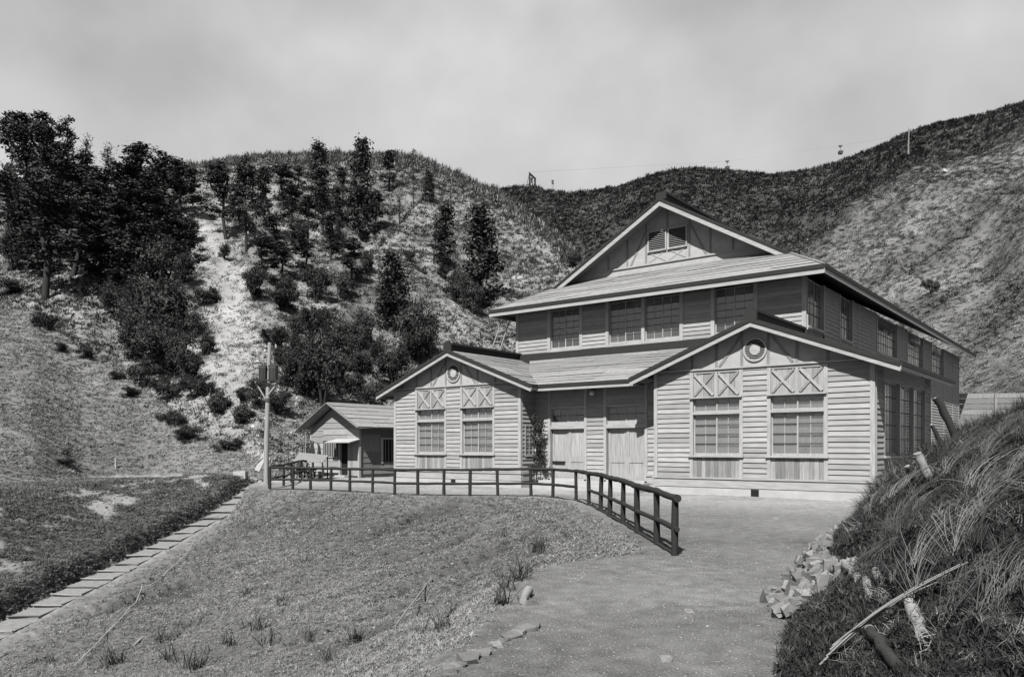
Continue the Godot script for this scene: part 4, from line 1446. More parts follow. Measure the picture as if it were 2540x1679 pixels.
func grow(kind: int, variant: int) -> void:
	rng.seed = 100 + kind * 17 + variant
	var mb := MB.new()
	mb.colored = true
	var clumps := []
	match kind:
		0:   # narrow conical, dense
			for i in 88:
				var y := 0.06 + 0.92 * pow(rng.randf(), 0.95)
				var r := (0.13 * pow(1.0 - y, 0.55) + 0.012) * pow(rng.randf(), 0.5) * 1.05
				var an := rng.randf() * TAU
				clumps.append([Vector3(cos(an) * r, y, sin(an) * r), rng.randf_range(0.035, 0.06), 50])
		1:   # tall with an open, lumpy crown on a bare trunk
			var tiers := []
			for i in 9:
				var an := rng.randf() * TAU
				var ty := 0.26 + 0.7 * (i + rng.randf() * 0.7) / 9.0
				var tr := 0.10 * (1.1 - absf(ty - 0.5) * 1.3) * rng.randf_range(0.2, 1.25)
				tiers.append(Vector3(cos(an) * tr, ty, sin(an) * tr))
			tiers.append(Vector3(0, 0.95, 0))
			for i in 64:
				var q: Vector3 = tiers[rng.randi() % 10] + Vector3(rng.randfn() * 0.035, rng.randfn() * 0.028, rng.randfn() * 0.035)
				clumps.append([q, rng.randf_range(0.022, 0.05), 52])
		2:   # round bush or low broad crown
			var lobes := [Vector3(0, 0.45, 0)]
			for i in 5:
				var an := rng.randf() * TAU
				lobes.append(Vector3(cos(an) * rng.randf_range(0.15, 0.36), rng.randf_range(0.2, 0.78), sin(an) * rng.randf_range(0.15, 0.36)))
			for i in 66:
				var d := Vector3(rng.randfn(), rng.randfn() * 0.8, rng.randfn()).normalized() * pow(rng.randf(), 0.4) * rng.randf_range(0.14, 0.24)
				clumps.append([lobes[rng.randi() % 6] + d, rng.randf_range(0.06, 0.13), 85])
		3:   # thin, sparse young tree
			for i in 26:
				var y := 0.3 + 0.7 * rng.randf()
				var r := 0.13 * (1.15 - y) * rng.randf_range(0.2, 1.2)
				var an := rng.randf() * TAU
				clumps.append([Vector3(cos(an) * r, y, sin(an) * r), rng.randf_range(0.03, 0.05), 30])
	for c in clumps:
		var tone := rng.randf_range(0.016, 0.058)
		if kind == 3:
			tone *= 1.7
		for k in c[2]:
			var d: Vector3 = Vector3(rng.randfn(), rng.randfn() * 0.8, rng.randfn()) * c[1] * 0.62
			var l := tone * rng.randf_range(0.6, 1.6)
			mb.col = Color(l, l, l)
			var size: float = [0.0125, 0.0112, 0.0195, 0.011][kind]
			leafcard(mb, c[0] + d, size * rng.randf_range(0.7, 1.6))
	crowns[[kind, variant]] = mb.mesh()
	var tm := MB.new()
	if kind == 2:
		for i in 5:
			var an := rng.randf() * TAU
			tm.tube([Vector3(0, -0.08, 0), Vector3(cos(an) * 0.12, 0.3, sin(an) * 0.12), Vector3(cos(an) * 0.26, 0.62, sin(an) * 0.26)], [0.03, 0.022, 0.01], 5)
	else:
		var bend := rng.randf_range(-0.02, 0.02)
		tm.tube([Vector3(0, -0.05, 0), Vector3(bend, 0.3, 0), Vector3(-bend, 0.6, bend), Vector3(0, 0.93, 0)], [0.017, 0.013, 0.009, 0.003], 7)
		for i in 14:
			var y := rng.randf_range(0.3, 0.85)
			var an := rng.randf() * TAU
			var e := Vector3(cos(an), 0.55, sin(an)) * rng.randf_range(0.06, 0.13)
			tm.tube([Vector3(0, y, 0), Vector3(0, y, 0) + e * 0.5, Vector3(0, y, 0) + e + Vector3(0, 0.02, 0)], [0.006, 0.004, 0.0015], 5)
	trunks[[kind, variant]] = tm.mesh()

# base column, base row, top row, half width in pixels, kind, lean, label
const TREES := [
	[1193, 763, 512, 45, 0, 0.0, "tall broad conical tree just behind the far wing's roof ridge"],
	[1150, 766, 668, 40, 2, 0.0, "dark bush at the foot of the tall conical tree"],
	[1091, 664, 506, 28, 0, 0.09, "narrow conical tree leaning on the cleared slope"],
	[975, 824, 628, 36, 0, 0.0, "tall conical tree with bushes round its foot above the far wing"],
	[905, 600, 345, 32, 0, -0.04, "tallest dark tree breaking the plateau skyline"],
	[789, 520, 355, 25, 0, 0.0, "pointed dark tree breaking the plateau skyline"],
	[965, 478, 370, 20, 1, 0.0, ""], [800, 580, 462, 24, 1, 0.0, ""], [850, 503, 413, 15, 1, 0.0, ""], [741, 468, 410, 12, 1, 0.0, ""], [699, 523, 408, 24, 1, 0.0, ""], [656, 570, 410, 24, 1, 0.0, ""], [610, 622, 385, 26, 1, -0.02, ""],
	[1064, 503, 423, 13, 0, 0.0, ""], [1150, 495, 432, 8, 3, 0.0, ""], [1025, 518, 373, 14, 3, 0.0, ""], [1117, 517, 462, 6, 3, 0.0, ""], [1101, 692, 655, 20, 2, 0.0, ""], [1140, 753, 657, 28, 2, 0.0, ""],
	[846, 642, 545, 15, 1, -0.08, ""], [740, 622, 548, 34, 2, 0.0, ""], [700, 702, 612, 24, 1, 0.0, ""], [785, 757, 648, 38, 2, 0.0, ""], [630, 747, 650, 40, 2, 0.0, ""], [702, 772, 708, 46, 2, 0.0, ""],
	[800, 1012, 830, 62, 2, 0.0, "large dark spreading tree filling the gully behind the shed"],
	[850, 880, 750, 48, 2, 0.0, ""], [770, 860, 745, 40, 2, 0.0, ""], [885, 900, 812, 32, 2, 0.0, ""], [1010, 862, 728, 56, 2, 0.0, ""], [1060, 884, 762, 38, 2, 0.0, ""], [692, 862, 795, 40, 2, 0.0, ""], [660, 850, 808, 22, 2, 0.0, ""],
	[905, 602, 572, 15, 2, 0.0, ""], [1015, 652, 618, 15, 2, 0.0, ""], [940, 717, 625, 9, 3, 0.0, ""], [920, 1007, 925, 38, 2, 0.0, "dark bush rising just behind the shed roof"], [975, 962, 850, 46, 2, 0.0, ""], [1040, 902, 785, 46, 2, 0.0, ""], [960, 780, 700, 30, 2, 0.0, ""], [1020, 1000, 900, 46, 2, 0.0, ""],
	[22, 552, 285, 26, 1, 0.0, ""], [60, 562, 275, 34, 1, 0.0, ""], [112, 562, 272, 32, 1, 0.0, ""], [166, 474, 292, 25, 1, 0.0, "open lumpy tree standing alone against the sky"], [215, 455, 335, 26, 3, 0.0, ""], [268, 454, 355, 24, 3, 0.0, ""], [75, 500, 300, 50, 1, 0.0, ""], [160, 524, 390, 42, 1, 0.0, ""], [345, 548, 360, 42, 1, 0.0, ""], [405, 534, 375, 40, 1, 0.0, ""], [445, 545, 402, 40, 1, 0.0, ""], [290, 534, 400, 48, 1, 0.0, ""], [450, 597, 525, 40, 2, 0.0, ""],
	[110, 742, 440, 62, 1, 0.0, "tall thin trunked tree above the round bush on the near slope"], [180, 684, 480, 46, 1, 0.16, "dark tree on a strongly leaning trunk"], [375, 842, 640, 72, 2, 0.0, ""], [330, 760, 600, 50, 1, 0.0, ""], [400, 740, 575, 55, 2, 0.0, ""], [30, 667, 562, 42, 2, 0.0, ""], [455, 702, 602, 36, 2, 0.0, ""], [560, 592, 402, 32, 1, -0.08, "crowned tree leaning over the bare scree chute"], [552, 503, 398, 16, 1, 0.0, ""], [555, 642, 592, 18, 2, 0.0, ""],
	[400, 932, 782, 62, 2, 0.0, ""], [470, 962, 862, 42, 2, 0.0, ""], [507, 882, 802, 30, 2, 0.0, ""], [497, 762, 692, 36, 2, 0.0, ""], [118, 822, 755, 40, 2, 0.0, "round dark bush on the crest of the near slope"], [152, 874, 846, 18, 2, 0.0, ""], [220, 892, 852, 26, 2, 0.0, ""], [290, 947, 920, 20, 2, 0.0, ""], [325, 987, 955, 24, 2, 0.0, ""], [420, 1056, 1012, 36, 2, 0.0, ""], [470, 1092, 1048, 36, 2, 0.0, ""], [560, 1120, 1075, 34, 2, 0.0, ""], [150, 1152, 1128, 24, 2, 0.0, ""], [165, 1125, 1108, 14, 2, 0.0, ""], [40, 732, 690, 46, 2, 0.0, ""], [250, 700, 560, 50, 1, 0.0, ""], [300, 640, 500, 44, 1, 0.0, ""], [230, 600, 450, 40, 1, 0.0, ""], [120, 640, 500, 44, 1, 0.0, ""], [340, 900, 800, 50, 2, 0.0, ""], [440, 850, 740, 44, 2, 0.0, ""], [420, 660, 570, 36, 2, 0.0, ""], [530, 1030, 960, 36, 2, 0.0, ""], [590, 1050, 990, 34, 2, 0.0, ""], [690, 1030, 960, 34, 2, 0.0, ""],
	[200, 540, 410, 40, 1, 0.0, ""], [380, 600, 470, 40, 1, 0.0, ""], [200, 640, 520, 40, 1, 0.0, ""], [345, 690, 560, 44, 1, 0.0, ""], [470, 660, 570, 30, 1, 0.0, ""], [160, 600, 470, 40, 1, 0.0, ""], [330, 830, 700, 40, 2, 0.0, ""], [370, 780, 650, 44, 2, 0.0, ""], [420, 780, 680, 40, 2, 0.0, ""], [450, 900, 800, 36, 2, 0.0, ""], [480, 830, 740, 30, 2, 0.0, ""], [360, 960, 880, 36, 2, 0.0, ""], [410, 1000, 920, 30, 2, 0.0, ""], [720, 960, 870, 40, 2, 0.0, ""], [760, 930, 840, 40, 2, 0.0, ""], [860, 980, 900, 36, 2, 0.0, ""], [700, 905, 840, 30, 2, 0.0, ""], [830, 960, 860, 46, 2, 0.0, ""], [650, 980, 920, 26, 2, 0.0, ""], [900, 930, 840, 36, 2, 0.0, ""], [940, 900, 830, 34, 2, 0.0, ""],
	[130, 470, 330, 34, 1, 0.0, ""], [250, 560, 430, 38, 1, 0.0, ""], [320, 590, 450, 38, 1, 0.0, ""], [60, 640, 480, 40, 1, 0.0, ""], [280, 720, 600, 40, 1, 0.0, ""], [430, 620, 520, 34, 1, 0.0, ""], [20, 600, 430, 36, 1, 0.0, ""], [90, 690, 560, 38, 1, 0.0, ""], [370, 570, 430, 36, 1, 0.0, ""], [330, 520, 410, 32, 1, 0.0, ""], [210, 480, 380, 30, 1, 0.0, ""], [350, 870, 760, 44, 2, 0.0, ""], [395, 880, 780, 40, 2, 0.0, ""], [440, 940, 850, 34, 2, 0.0, ""], [480, 990, 920, 32, 2, 0.0, ""], [520, 980, 920, 26, 2, 0.0, ""], [740, 900, 820, 36, 2, 0.0, ""], [820, 900, 800, 40, 2, 0.0, ""], [870, 860, 770, 36, 2, 0.0, ""], [790, 830, 740, 38, 2, 0.0, ""], [730, 830, 760, 30, 2, 0.0, ""], [910, 850, 760, 36, 2, 0.0, ""], [640, 1010, 950, 30, 2, 0.0, ""], [600, 1000, 950, 24, 2, 0.0, ""], [760, 990, 910, 36, 2, 0.0, ""], [300, 800, 700, 40, 2, 0.0, ""], [260, 760, 680, 34, 2, 0.0, ""], [340, 650, 570, 34, 2, 0.0, ""],
	[720, 560, 455, 24, 1, 0.0, ""], [762, 605, 480, 26, 1, 0.0, ""], [822, 645, 530, 26, 1, 0.0, ""], [872, 705, 590, 28, 1, 0.0, ""], [758, 700, 590, 28, 1, 0.0, ""], [682, 645, 535, 26, 1, 0.0, ""], [836, 560, 465, 20, 1, 0.0, ""], [882, 560, 455, 22, 0, 0.0, ""], [650, 690, 585, 28, 1, 0.0, ""], [930, 565, 475, 18, 1, 0.0, ""], [990, 560, 480, 14, 3, 0.0, ""], [592, 560, 440, 24, 1, 0.0, ""], [626, 520, 410, 22, 1, 0.0, ""], [905, 680, 600, 24, 2, 0.0, ""], [845, 740, 665, 30, 2, 0.0, ""], [720, 745, 670, 30, 2, 0.0, ""],
	[2310, 730, 684, 18, 2, 0.0, "single round dark bush on the dry slope beyond the hall"], [1418, 662, 620, 20, 2, 0.0, "small bush on the spur beside the main gable's eave"]]

func trees() -> void:
	for k in 4:
		for v in 3:
			grow(k, v)
	rng.seed = 77
	for t in TREES:
		var base := hit(t[0], t[1])
		var z := -base.z
		var h: float = (t[1] - t[2]) / F * z
		var half: float = t[3] / F * z * (1.25 if t[4] == 1 else 1.0)
		var v := rng.randi() % 3
		var kind: int = t[4]
		var names := ["conical_tree", "hillside_tree", "hillside_bush", "young_tree"]
		var near := z < 64.0
		var lab: String = t[6]
		if lab == "":
			var size := "tall" if h > 11.0 else ("middling" if h > 6.0 else "small")
			var where := "on the cleared slope"
			if near:
				where = "on the near grassy slope"
			elif t[2] < 400:
				where = "with its top against the sky"
			elif t[0] < 330:
				where = "in the thick wood above the near slope"
			elif t[0] < 520:
				where = "in the wood edge beside the bare chute"
			elif t[0] < 660:
				where = "in the bare chute behind the pole"
			elif t[1] > 840:
				where = "in the gully behind the shed and far wing"
			elif t[0] > 1060:
				where = "round the tall conical tree"
			elif t[1] > 600:
				where = "halfway up above the shed"
			lab = "%s %s %s" % [size, ["dark conical tree", "dark lumpy crowned tree", "rounded dark bush", "thin sparse tree"][kind], where]
		var o := thing(names[kind], lab, "bush" if kind == 2 else "tree", base - Vector3(0, 0.1, 0), ["hillside trees", "hillside trees", "bushes on the near slope" if near else "hillside bushes", "young trees"][kind])
		var unit: float = [0.118, 0.14, 0.44, 0.13][kind]
		var turn := Basis(Vector3.FORWARD, t[5]) * Basis(Vector3.UP, rng.randf() * TAU)
		var tr := part(o, "trunk", trunks[[kind, v]], M.bark_dark)
		var cr := part(o, "crown", crowns[[kind, v]], M.leaf)
		var thick := clampf(half / unit / h, 0.7, 2.2)
		tr.basis = turn.scaled_local(Vector3(h * thick, h, h * thick))
		cr.basis = turn.scaled_local(Vector3(half / unit, h, half / unit))

# ---------------------------------------------------------------- ground cover
func scatter(called: String, label: String, category: String, me: Mesh, m: Material, places: Array, tones: Array) -> void:
	if places.is_empty():
		return
	var mm := MultiMesh.new()
	mm.transform_format = MultiMesh.TRANSFORM_3D
	mm.use_colors = true
	mm.mesh = me
	mm.instance_count = places.size()
	for i in places.size():
		mm.set_instance_transform(i, places[i])
		var l: float = tones[i]
		mm.set_instance_color(i, Color(l, l, l))
	var o := MultiMeshInstance3D.new()
	o.name = numbered(called)
	o.multimesh = mm
	o.material_override = m
	add_child(o)
	tag(o, label, category, "", "stuff")

func ribbon(mb: MB, p: Vector3, dir: Vector3, up: float, length: float, width: float, droop: float, segs := 4) -> void:
	var side := dir.cross(Vector3.UP).normalized()
	var q := p
	var d := (dir + Vector3.UP * up).normalized()
	for i in segs:
		var w0 := width * (1.0 - float(i) / segs)
		var w1 := width * (1.0 - float(i + 1) / segs)
		var q2 := q + d * length / segs
		if i == segs - 1:
			mb.tri(q - side * w0, q + side * w0, q2)
		else:
			mb.quad(q - side * w0, q + side * w0, q2 + side * w1, q2 - side * w1)
		d = (d + Vector3.DOWN * droop).normalized()
		q = q2

func tuft(n: int, length: float, width: float, up0: float, up1: float, spread: float, droop: float, segs := 3) -> ArrayMesh:
	var mb := MB.new()
	mb.colored = true
	for i in n:
		var an := rng.randf() * TAU
		var d := Vector3(cos(an), 0, sin(an))
		var l := rng.randf_range(0.65, 1.3)
		mb.col = Color(l, l, l)
		ribbon(mb, Vector3(rng.randf_range(-1, 1), 0, rng.randf_range(-1, 1)) * spread, d, rng.randf_range(up0, up1), length * rng.randf_range(0.5, 1.2), width, droop * rng.randf_range(0.4, 1.4), segs)
	return mb.mesh()

func broken_stone(k: int, seg := 8, rings := 5) -> ArrayMesh:
	var sp := SphereMesh.new()
	sp.radial_segments = seg
	sp.rings = rings
	sp.radius = 0.5
	sp.height = 1.0
	var a := sp.get_mesh_arrays()
	var src: PackedVector3Array = a[Mesh.ARRAY_VERTEX]
	var ix: PackedInt32Array = a[Mesh.ARRAY_INDEX]
	var moved := PackedVector3Array()
	for v in src:
		var q := v * (1.0 + 0.6 * n2.get_noise_3d(v.x * 60.0 + 40.0 * k, v.y * 60.0, v.z * 60.0))
		for pl in 11:   # flat broken faces
			var nn := Vector3(sin(pl * 2.1 + k), cos(pl * 1.3 + k * 2.0), sin(pl * 3.7 + k * 0.7)).normalized()
			var over := q.dot(nn) - (0.27 + 0.05 * (pl % 3))
			if over > 0.0:
				q -= nn * over
		moved.append(q)
	var mb := MB.new()
	mb.colored = true
	for i in range(0, ix.size(), 3):
		var p0 := moved[ix[i]]
		var p1 := moved[ix[i + 1]]
		var p2 := moved[ix[i + 2]]
		if (p1 - p0).cross(p2 - p0).length_squared() > 1e-9:
			mb.tri(p0, p2, p1)
	return mb.mesh()

func spun(p: Vector3, s: float, tall := 1.0, tilt := 0.25) -> Transform3D:
	var b := Basis(Vector3(rng.randf_range(-1, 1), 0, rng.randf_range(-1, 1)).normalized(), rng.randf() * tilt) * Basis(Vector3.UP, rng.randf() * TAU)
	return Transform3D(b.scaled_local(Vector3(s, s * tall, s)), p)

func cover() -> void:
	rng.seed = 5
	var short := tuft(9, 0.075, 0.006, 0.4, 2.2, 0.05, 0.5)
	var mat_tuft := tuft(14, 0.10, 0.007, 0.1, 0.9, 0.07, 0.3)
	var tall := tuft(16, 0.42, 0.009, 0.8, 3.5, 0.09, 0.35, 4)
	var scrub := tuft(14, 0.5, 0.05, 0.3, 2.0, 0.35, 0.2)
	var clo := broken_stone(2, 7, 4)
	var P := {"bank": [], "mat": [], "weed": [], "peb": [], "knoll": [], "slope": [], "bed": [], "clod": [], "rub": []}
	var T := {"bank": [], "mat": [], "weed": [], "peb": [], "knoll": [], "slope": [], "bed": [], "clod": [], "rub": []}
	for j in gh - 1:
		for i in gw - 1:
			var k := j * gw + i
			var p := gpos[k]
			var z := -p.z
			if z < 2.5 or z > 66.0:
				continue
			var px := CX + F * p.x / z
			if px < -120.0 or px > 2660.0:
				continue
			var r := greg[k]
			var dx := gpos[k + 1] - p
			var dz := gpos[k + gw] - p
			var area := dx.length() * dz.length()
			var pick := func() -> Vector3: return p + dx * rng.randf() + dz * rng.randf()
			var big := 0.42 + z * 0.024
			var pn := patch(p.x, p.z, 1.6)
			match r:
				0:
					if z < 30.0:
						var n := area * (170.0 if z < 14.0 else 60.0) / (big * big)
						n = floorf(n) + (1.0 if rng.randf() < fmod(n, 1.0) else 0.0)
						for q in int(n):
							P.peb.append(spun(pick.call(), (0.010 + 0.030 * pow(rng.randf(), 3.0)) * big * (2.2 if rng.randf() < 0.006 else 1.0), 0.8, 0.6))
							T.peb.append(rng.randf_range(0.08, 0.22) + (0.12 if rng.randf() < 0.04 else 0.0))
				1:
					var n := area * 330.0 / (big * big) * clampf(1.0 + pn * 1.2, 0.25, 1.8) * (1.0 - 0.6 * rut_at(p.x, z)) * clampf((p.x + 12.1) * 0.8, 0.1, 1.0) * clampf(gdeep[k] * 1.2 + 0.15, 0.0, 1.0)
					n = floorf(n) + (1.0 if rng.randf() < fmod(n, 1.0) else 0.0)
					for q in int(n):
						var light := rng.randf()
						if light < 0.22:
							P.bank.append(spun(pick.call(), big * rng.randf_range(0.6, 1.5)))
							T.bank.append((0.06 + 0.13 * rng.randf()) * (1.0 + pn * 0.5))
						elif light < 0.40:
							P.mat.append(spun(pick.call(), big * rng.randf_range(0.6, 1.5)))
							T.mat.append((0.11 + 0.13 * rng.randf()) * (1.0 + pn * 0.4))
						else:
							var lump := rng.randf()
							P.clod.append(spun(pick.call() - Vector3(0, 0.01, 0), big * (0.025 + 0.085 * lump * lump), 0.75, 0.5))
							T.clod.append((0.05 + 0.12 * rng.randf()) * (1.0 + pn * 0.5) + (0.14 if rng.randf() < 0.03 else 0.0))
					if rng.randf() < area * 1.1 * smoothstep(0.12, 0.4, n1.get_noise_2d(p.x * 3.0 + 9.0, p.z * 3.0)) and z < 24.0:
						P.weed.append(spun(pick.call(), rng.randf_range(0.5, 1.1)))
						T.weed.append(rng.randf_range(0.03, 0.13))
				2:
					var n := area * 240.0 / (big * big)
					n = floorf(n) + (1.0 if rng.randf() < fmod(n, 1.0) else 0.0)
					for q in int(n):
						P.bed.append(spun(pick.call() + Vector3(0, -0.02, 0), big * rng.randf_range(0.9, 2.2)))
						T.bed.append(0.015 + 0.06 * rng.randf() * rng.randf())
				3, 4:
					if r == 3 and p.x > -13.42:
						continue
					if r == 3 and rng.randf() < bare_earth(p.x, z):
						if rng.randf() < area * 14.0:
							P.rub.append(spun(pick.call(), rng.randf_range(0.04, 0.18), 0.8, 0.9))
							T.rub.append(rng.randf_range(0.07, 0.24))
						continue
					var n := area * (130.0 if r == 3 else 45.0) / (big * big) * clampf(1.0 + pn, 0.3, 1.8)
					n = floorf(n) + (1.0 if rng.randf() < fmod(n, 1.0) else 0.0)
					for q in int(n):
						P.knoll.append(spun(pick.call(), big * rng.randf_range(0.8, 1.9)))
						T.knoll.append((0.065 + 0.09 * rng.randf()) * (1.0 + pn * 0.6) * (1.0 if r == 3 else 1.6))
					if rng.randf() < area * (0.35 if r == 3 else 0.4):
						P.slope.append(spun(pick.call(), rng.randf_range(0.15, 0.6), 0.7))
						T.slope.append(rng.randf_range(0.03, 0.12))
	scatter("bank_grass", "short rough grass covering the embankment below the fence", "grass", short, M.blade, P.bank, T.bank)
	scatter("dry_turf", "flattened dry turf in patches on the embankment", "turf", mat_tuft, M.blade, P.mat, T.mat)
	scatter("path_gravel", "loose gravel and clods on path and bank", "gravel", clo, M.leaf, P.peb, T.peb)
	scatter("bank_clods", "lumpy earth clods over the embankment", "earth", clo, M.leaf, P.clod, T.clod)
	scatter("knoll_rubble", "pale rubble in the scraped patches beside the steps", "rubble", clo, M.leaf, P.rub, T.rub)
	for q in [[1340, 1362, 1.3], [1352, 1376, 1.0], [1330, 1372, 1.1], [1262, 1462, 0.9], [1240, 1500, 0.9], [1292, 1440, 0.9], [640, 1560, 1.2], [655, 1600, 1.3], [700, 1500, 1.0], [820, 1640, 1.2], [400, 1590, 1.2], [430, 1640, 1.3], [280, 1650, 1.2], [1090, 1560, 0.9], [880, 1590, 1.1], [610, 1480, 1.0], [560, 1600, 1.2], [480, 1660, 1.3], [760, 1590, 1.0]]:
		for k in 3:
			P.weed.append(spun(hit(q[0] + rng.randf_range(-14.0, 14.0), q[1] + rng.randf_range(-6.0, 6.0), 1), q[2] * rng.randf_range(0.6, 1.2), 1.2))
			T.weed.append(rng.randf_range(0.02, 0.09))
	scatter("bank_weeds", "taller dark weeds dotted over the embankment", "weeds", tall, M.blade, P.weed, T.weed)
	scatter("knoll_grass", "uneven grass on the knoll and slope past the steps", "grass", mat_tuft, M.blade, P.knoll, T.knoll)
	scatter("knoll_scrub", "low dark scrub dotted over the near slope", "scrub", scrub, M.blade, P.slope, T.slope)
	scatter("mound_undergrowth", "dark matted undergrowth on the mound beside the path", "undergrowth", short, M.blade, P.bed, T.bed)
	hill_cover(scrub, clo)
	mound_grass()

func hill_cover(scrub: Mesh, clo: Mesh) -> void:
	rng.seed = 21
	var fine := tuft(18, 0.55, 0.045, 0.2, 1.6, 0.5, 0.25)
	var pl := []
	var tl := []
	var pd := []
	var td := []
	var pr := []
	var tr := []
	for i in 52000:   # cleared spur: pale brushwood, dark shoots and stumps
		var px := rng.randf_range(-150.0, 1560.0)
		var c := col_of(spur, px)
		var t := pow(rng.randf(), 1.25)
		var z: float = lerpf(c[2], c[0], t)
		var x: float = (px - CX) / F * z
		var at := wpos(x, hill_h(spur, x, z, c) - 0.03, z)
		var pn := n1.get_noise_2d(x * 0.9, z * 0.9)
		var s := 0.35 + z * 0.0045
		if rng.randf() < scree(px, t) * 0.8:
			continue
		var top := t > 0.9 + 0.04 * n2.get_noise_2d(x, z)
		if top:
			pd.append(spun(at, rng.randf_range(1.0, 2.2) * s, 1.3))
			td.append(rng.randf_range(0.08, 0.22))
		elif rng.randf() < 0.22 + 0.9 * n1.get_noise_2d(x * 0.3 + 5.0, z * 0.3):
			pd.append(spun(at, rng.randf_range(0.5, 1.5) * s, 1.2))
			td.append(rng.randf_range(0.025, 0.10))
		elif rng.randf() < 0.08:
			pr.append(spun(at, rng.randf_range(0.15, 0.55), 1.0, 0.8))
			tr.append(rng.randf_range(0.16, 0.34))
		else:
			pl.append(spun(at, rng.randf_range(0.6, 1.6) * s, 0.7))
			tl.append(hill_albedo(false, px, x, z, t) * rng.randf_range(0.75, 1.3))
	scatter("cut_brushwood", "pale cut brushwood strewn over the cleared hillside", "brushwood", fine, M.blade, pl, tl)
	scatter("hillside_scrub", "small dark shoots and scrub over the cleared hillside", "scrub", scrub, M.blade, pd, td)
	scatter("hillside_rocks", "pale loose rocks and bare lumps on the cleared hillside", "rocks", clo, M.leaf, pr, tr)
	var pf := []
	var tf := []
	var pg := []
	var tg := []
	for i in 60000:   # far hill: dark scrub above, dry grass below
		var px := rng.randf_range(1150.0, 2640.0)
		var c := col_of(far, px)
		var t := pow(rng.randf(), 0.9)
		var z: float = lerpf(c[2], c[0], t)
		var x: float = (px - CX) / F * z
		var at := wpos(x, hill_h(far, x, z, c) - 0.05, z)
		var l := hill_albedo(true, px, x, z, t)
		var s := 0.4 + z * 0.0042
		if l < 0.095:
			pf.append(spun(at, rng.randf_range(0.7, 1.7) * s, 0.8))
			tf.append(l * rng.randf_range(0.6, 1.9) * (2.2 if rng.randf() < 0.06 else 1.0))
		else:
			pg.append(spun(at, rng.randf_range(0.5, 1.2) * s, 0.8))
			tg.append(l * rng.randf_range(0.75, 1.4))
	scatter("ridge_scrub", "dense dark scrub covering the far ridge", "scrub", scrub, M.blade, pf, tf)
	scatter("slope_grass", "dry pale grass on the slope beyond the hall", "grass", fine, M.blade, pg, tg)

func sheaf(seed_at: int) -> ArrayMesh:
	rng.seed = seed_at
	var mb := MB.new()
	mb.colored = true
	for k in 15:
		var l := rng.randf_range(0.45, 1.2)
		mb.col = Color(l, l, l)
		var turn := rng.randfn() * 0.38
		var bow := rng.randfn() * 0.22
		var len := rng.randf_range(0.45, 1.0)
		var at := Vector3(rng.randf_range(-0.12, 0.12), rng.randf_range(0.0, 0.05), rng.randf_range(-0.06, 0.06))
		var pts := []
		var rad := []
		for i in 7:
			var t := i / 6.0 * len
			pts.append(at + Vector3(t, 0.16 * sin(t * PI) + rng.randf_range(-0.004, 0.004), turn * t + bow * t * t))
			rad.append(0.0034 * (1.0 - 0.7 * i / 6.0))
		mb.tube(pts, rad, 4, false)
	return mb.mesh()

func mound_grass() -> void:
	rng.seed = 31
	var leafy := tuft(40, 0.42, 0.0048, 0.1, 1.8, 0.16, 0.5, 4)
	var spiky := tuft(18, 0.45, 0.008, 0.9, 4.0, 0.08, 0.25, 4)
	var P := {"dry": [], "dark": [], "s0": [], "s1": [], "s2": []}
	var T := {"dry": [], "dark": [], "s0": [], "s1": [], "s2": []}
	var lay := Vector3(0.85, 0.0, -0.5).normalized()
	var n := 0
	while n < 22000:
		var z := rng.randf_range(2.6, 20.0)
		var x := rng.randf_range(1.4, 0.72 * z + 2.5)
		var h := near_h(x, z)
		if reg != 2:
			continue
		n += 1
		var at := wpos(x, h, z)
		var pn := n1.get_noise_2d(x * 5.0, z * 5.0)
		var px := CX + F * x / z
		var d := line_dist(Vector2(x, z), mound_foot)
		# standing grass: dense and tall over the crest beyond the stones, patchy lower down
		var crown := smoothstep(8.5, 12.0, z)
		var low := smoothstep(0.1, 1.2, d)
		if rng.randf() < (0.22 + 0.3 * crown + 0.3 * pn) and (d > 0.75 or z < 7.6 or z > 16.5):
			if rng.randf() < 0.45:
				P.dry.append(spun(at, rng.randf_range(0.35, 0.8) * (0.45 + 0.55 * low) * (1.0 + 0.7 * crown), rng.randf_range(0.5, 1.0), 0.8))
				T.dry.append(0.025 + 0.2 * pow(rng.randf(), 1.8))
			else:
				P.dark.append(spun(at, rng.randf_range(0.3, 0.7) * (0.5 + 0.5 * low) * (1.0 + 0.6 * crown), 1.0, 0.7))
				T.dark.append(rng.randf_range(0.012, 0.05))
		if z < 13.5 and d > 0.7 and rng.randf() < 0.04 + 0.05 * pn:
			# fallen stalks, combed up the slope
			var e := 0.25
			var nn := Vector3(near_h(x - e, z) - near_h(x + e, z), 2.0 * e, -(near_h(x, z - e) - near_h(x, z + e))).normalized()
			var dir := (lay + Vector3(rng.randfn() * 0.25, 0.0, rng.randfn() * 0.25))
			if rng.randf() < 0.25:
				dir = Vector3(rng.randfn(), 0.0, rng.randfn())
			dir = (dir - nn * dir.dot(nn)).normalized()
			var b := Basis(dir, nn, dir.cross(nn))
			var len := rng.randf_range(0.25, 0.85)
			var s := "s%d" % (rng.randi() % 3)
			P[s].append(Transform3D(b.scaled_local(Vector3(len, len * rng.randf_range(0.4, 1.0), len * (1.0 if rng.randf() < 0.5 else -1.0))), at + Vector3(0, rng.randf_range(0.05, 0.2), 0)))
			T[s].append(0.04 + 0.2 * pow(rng.randf(), 1.8))
	scatter("mound_grass", "dry pale grass blades standing on the mound", "grass", leafy, M.blade, P.dry, T.dry)
	scatter("mound_weeds", "dark spiky weeds standing on the mound edge", "weeds", spiky, M.blade, P.dark, T.dark)
	for k in 3:
		scatter("fallen_stalks", ["loose", "fanned", "swirled"][k] + " sheaves of dead stalks lying on the mound", "stalks", sheaf(61 + k), M.blade, P["s%d" % k], T["s%d" % k])

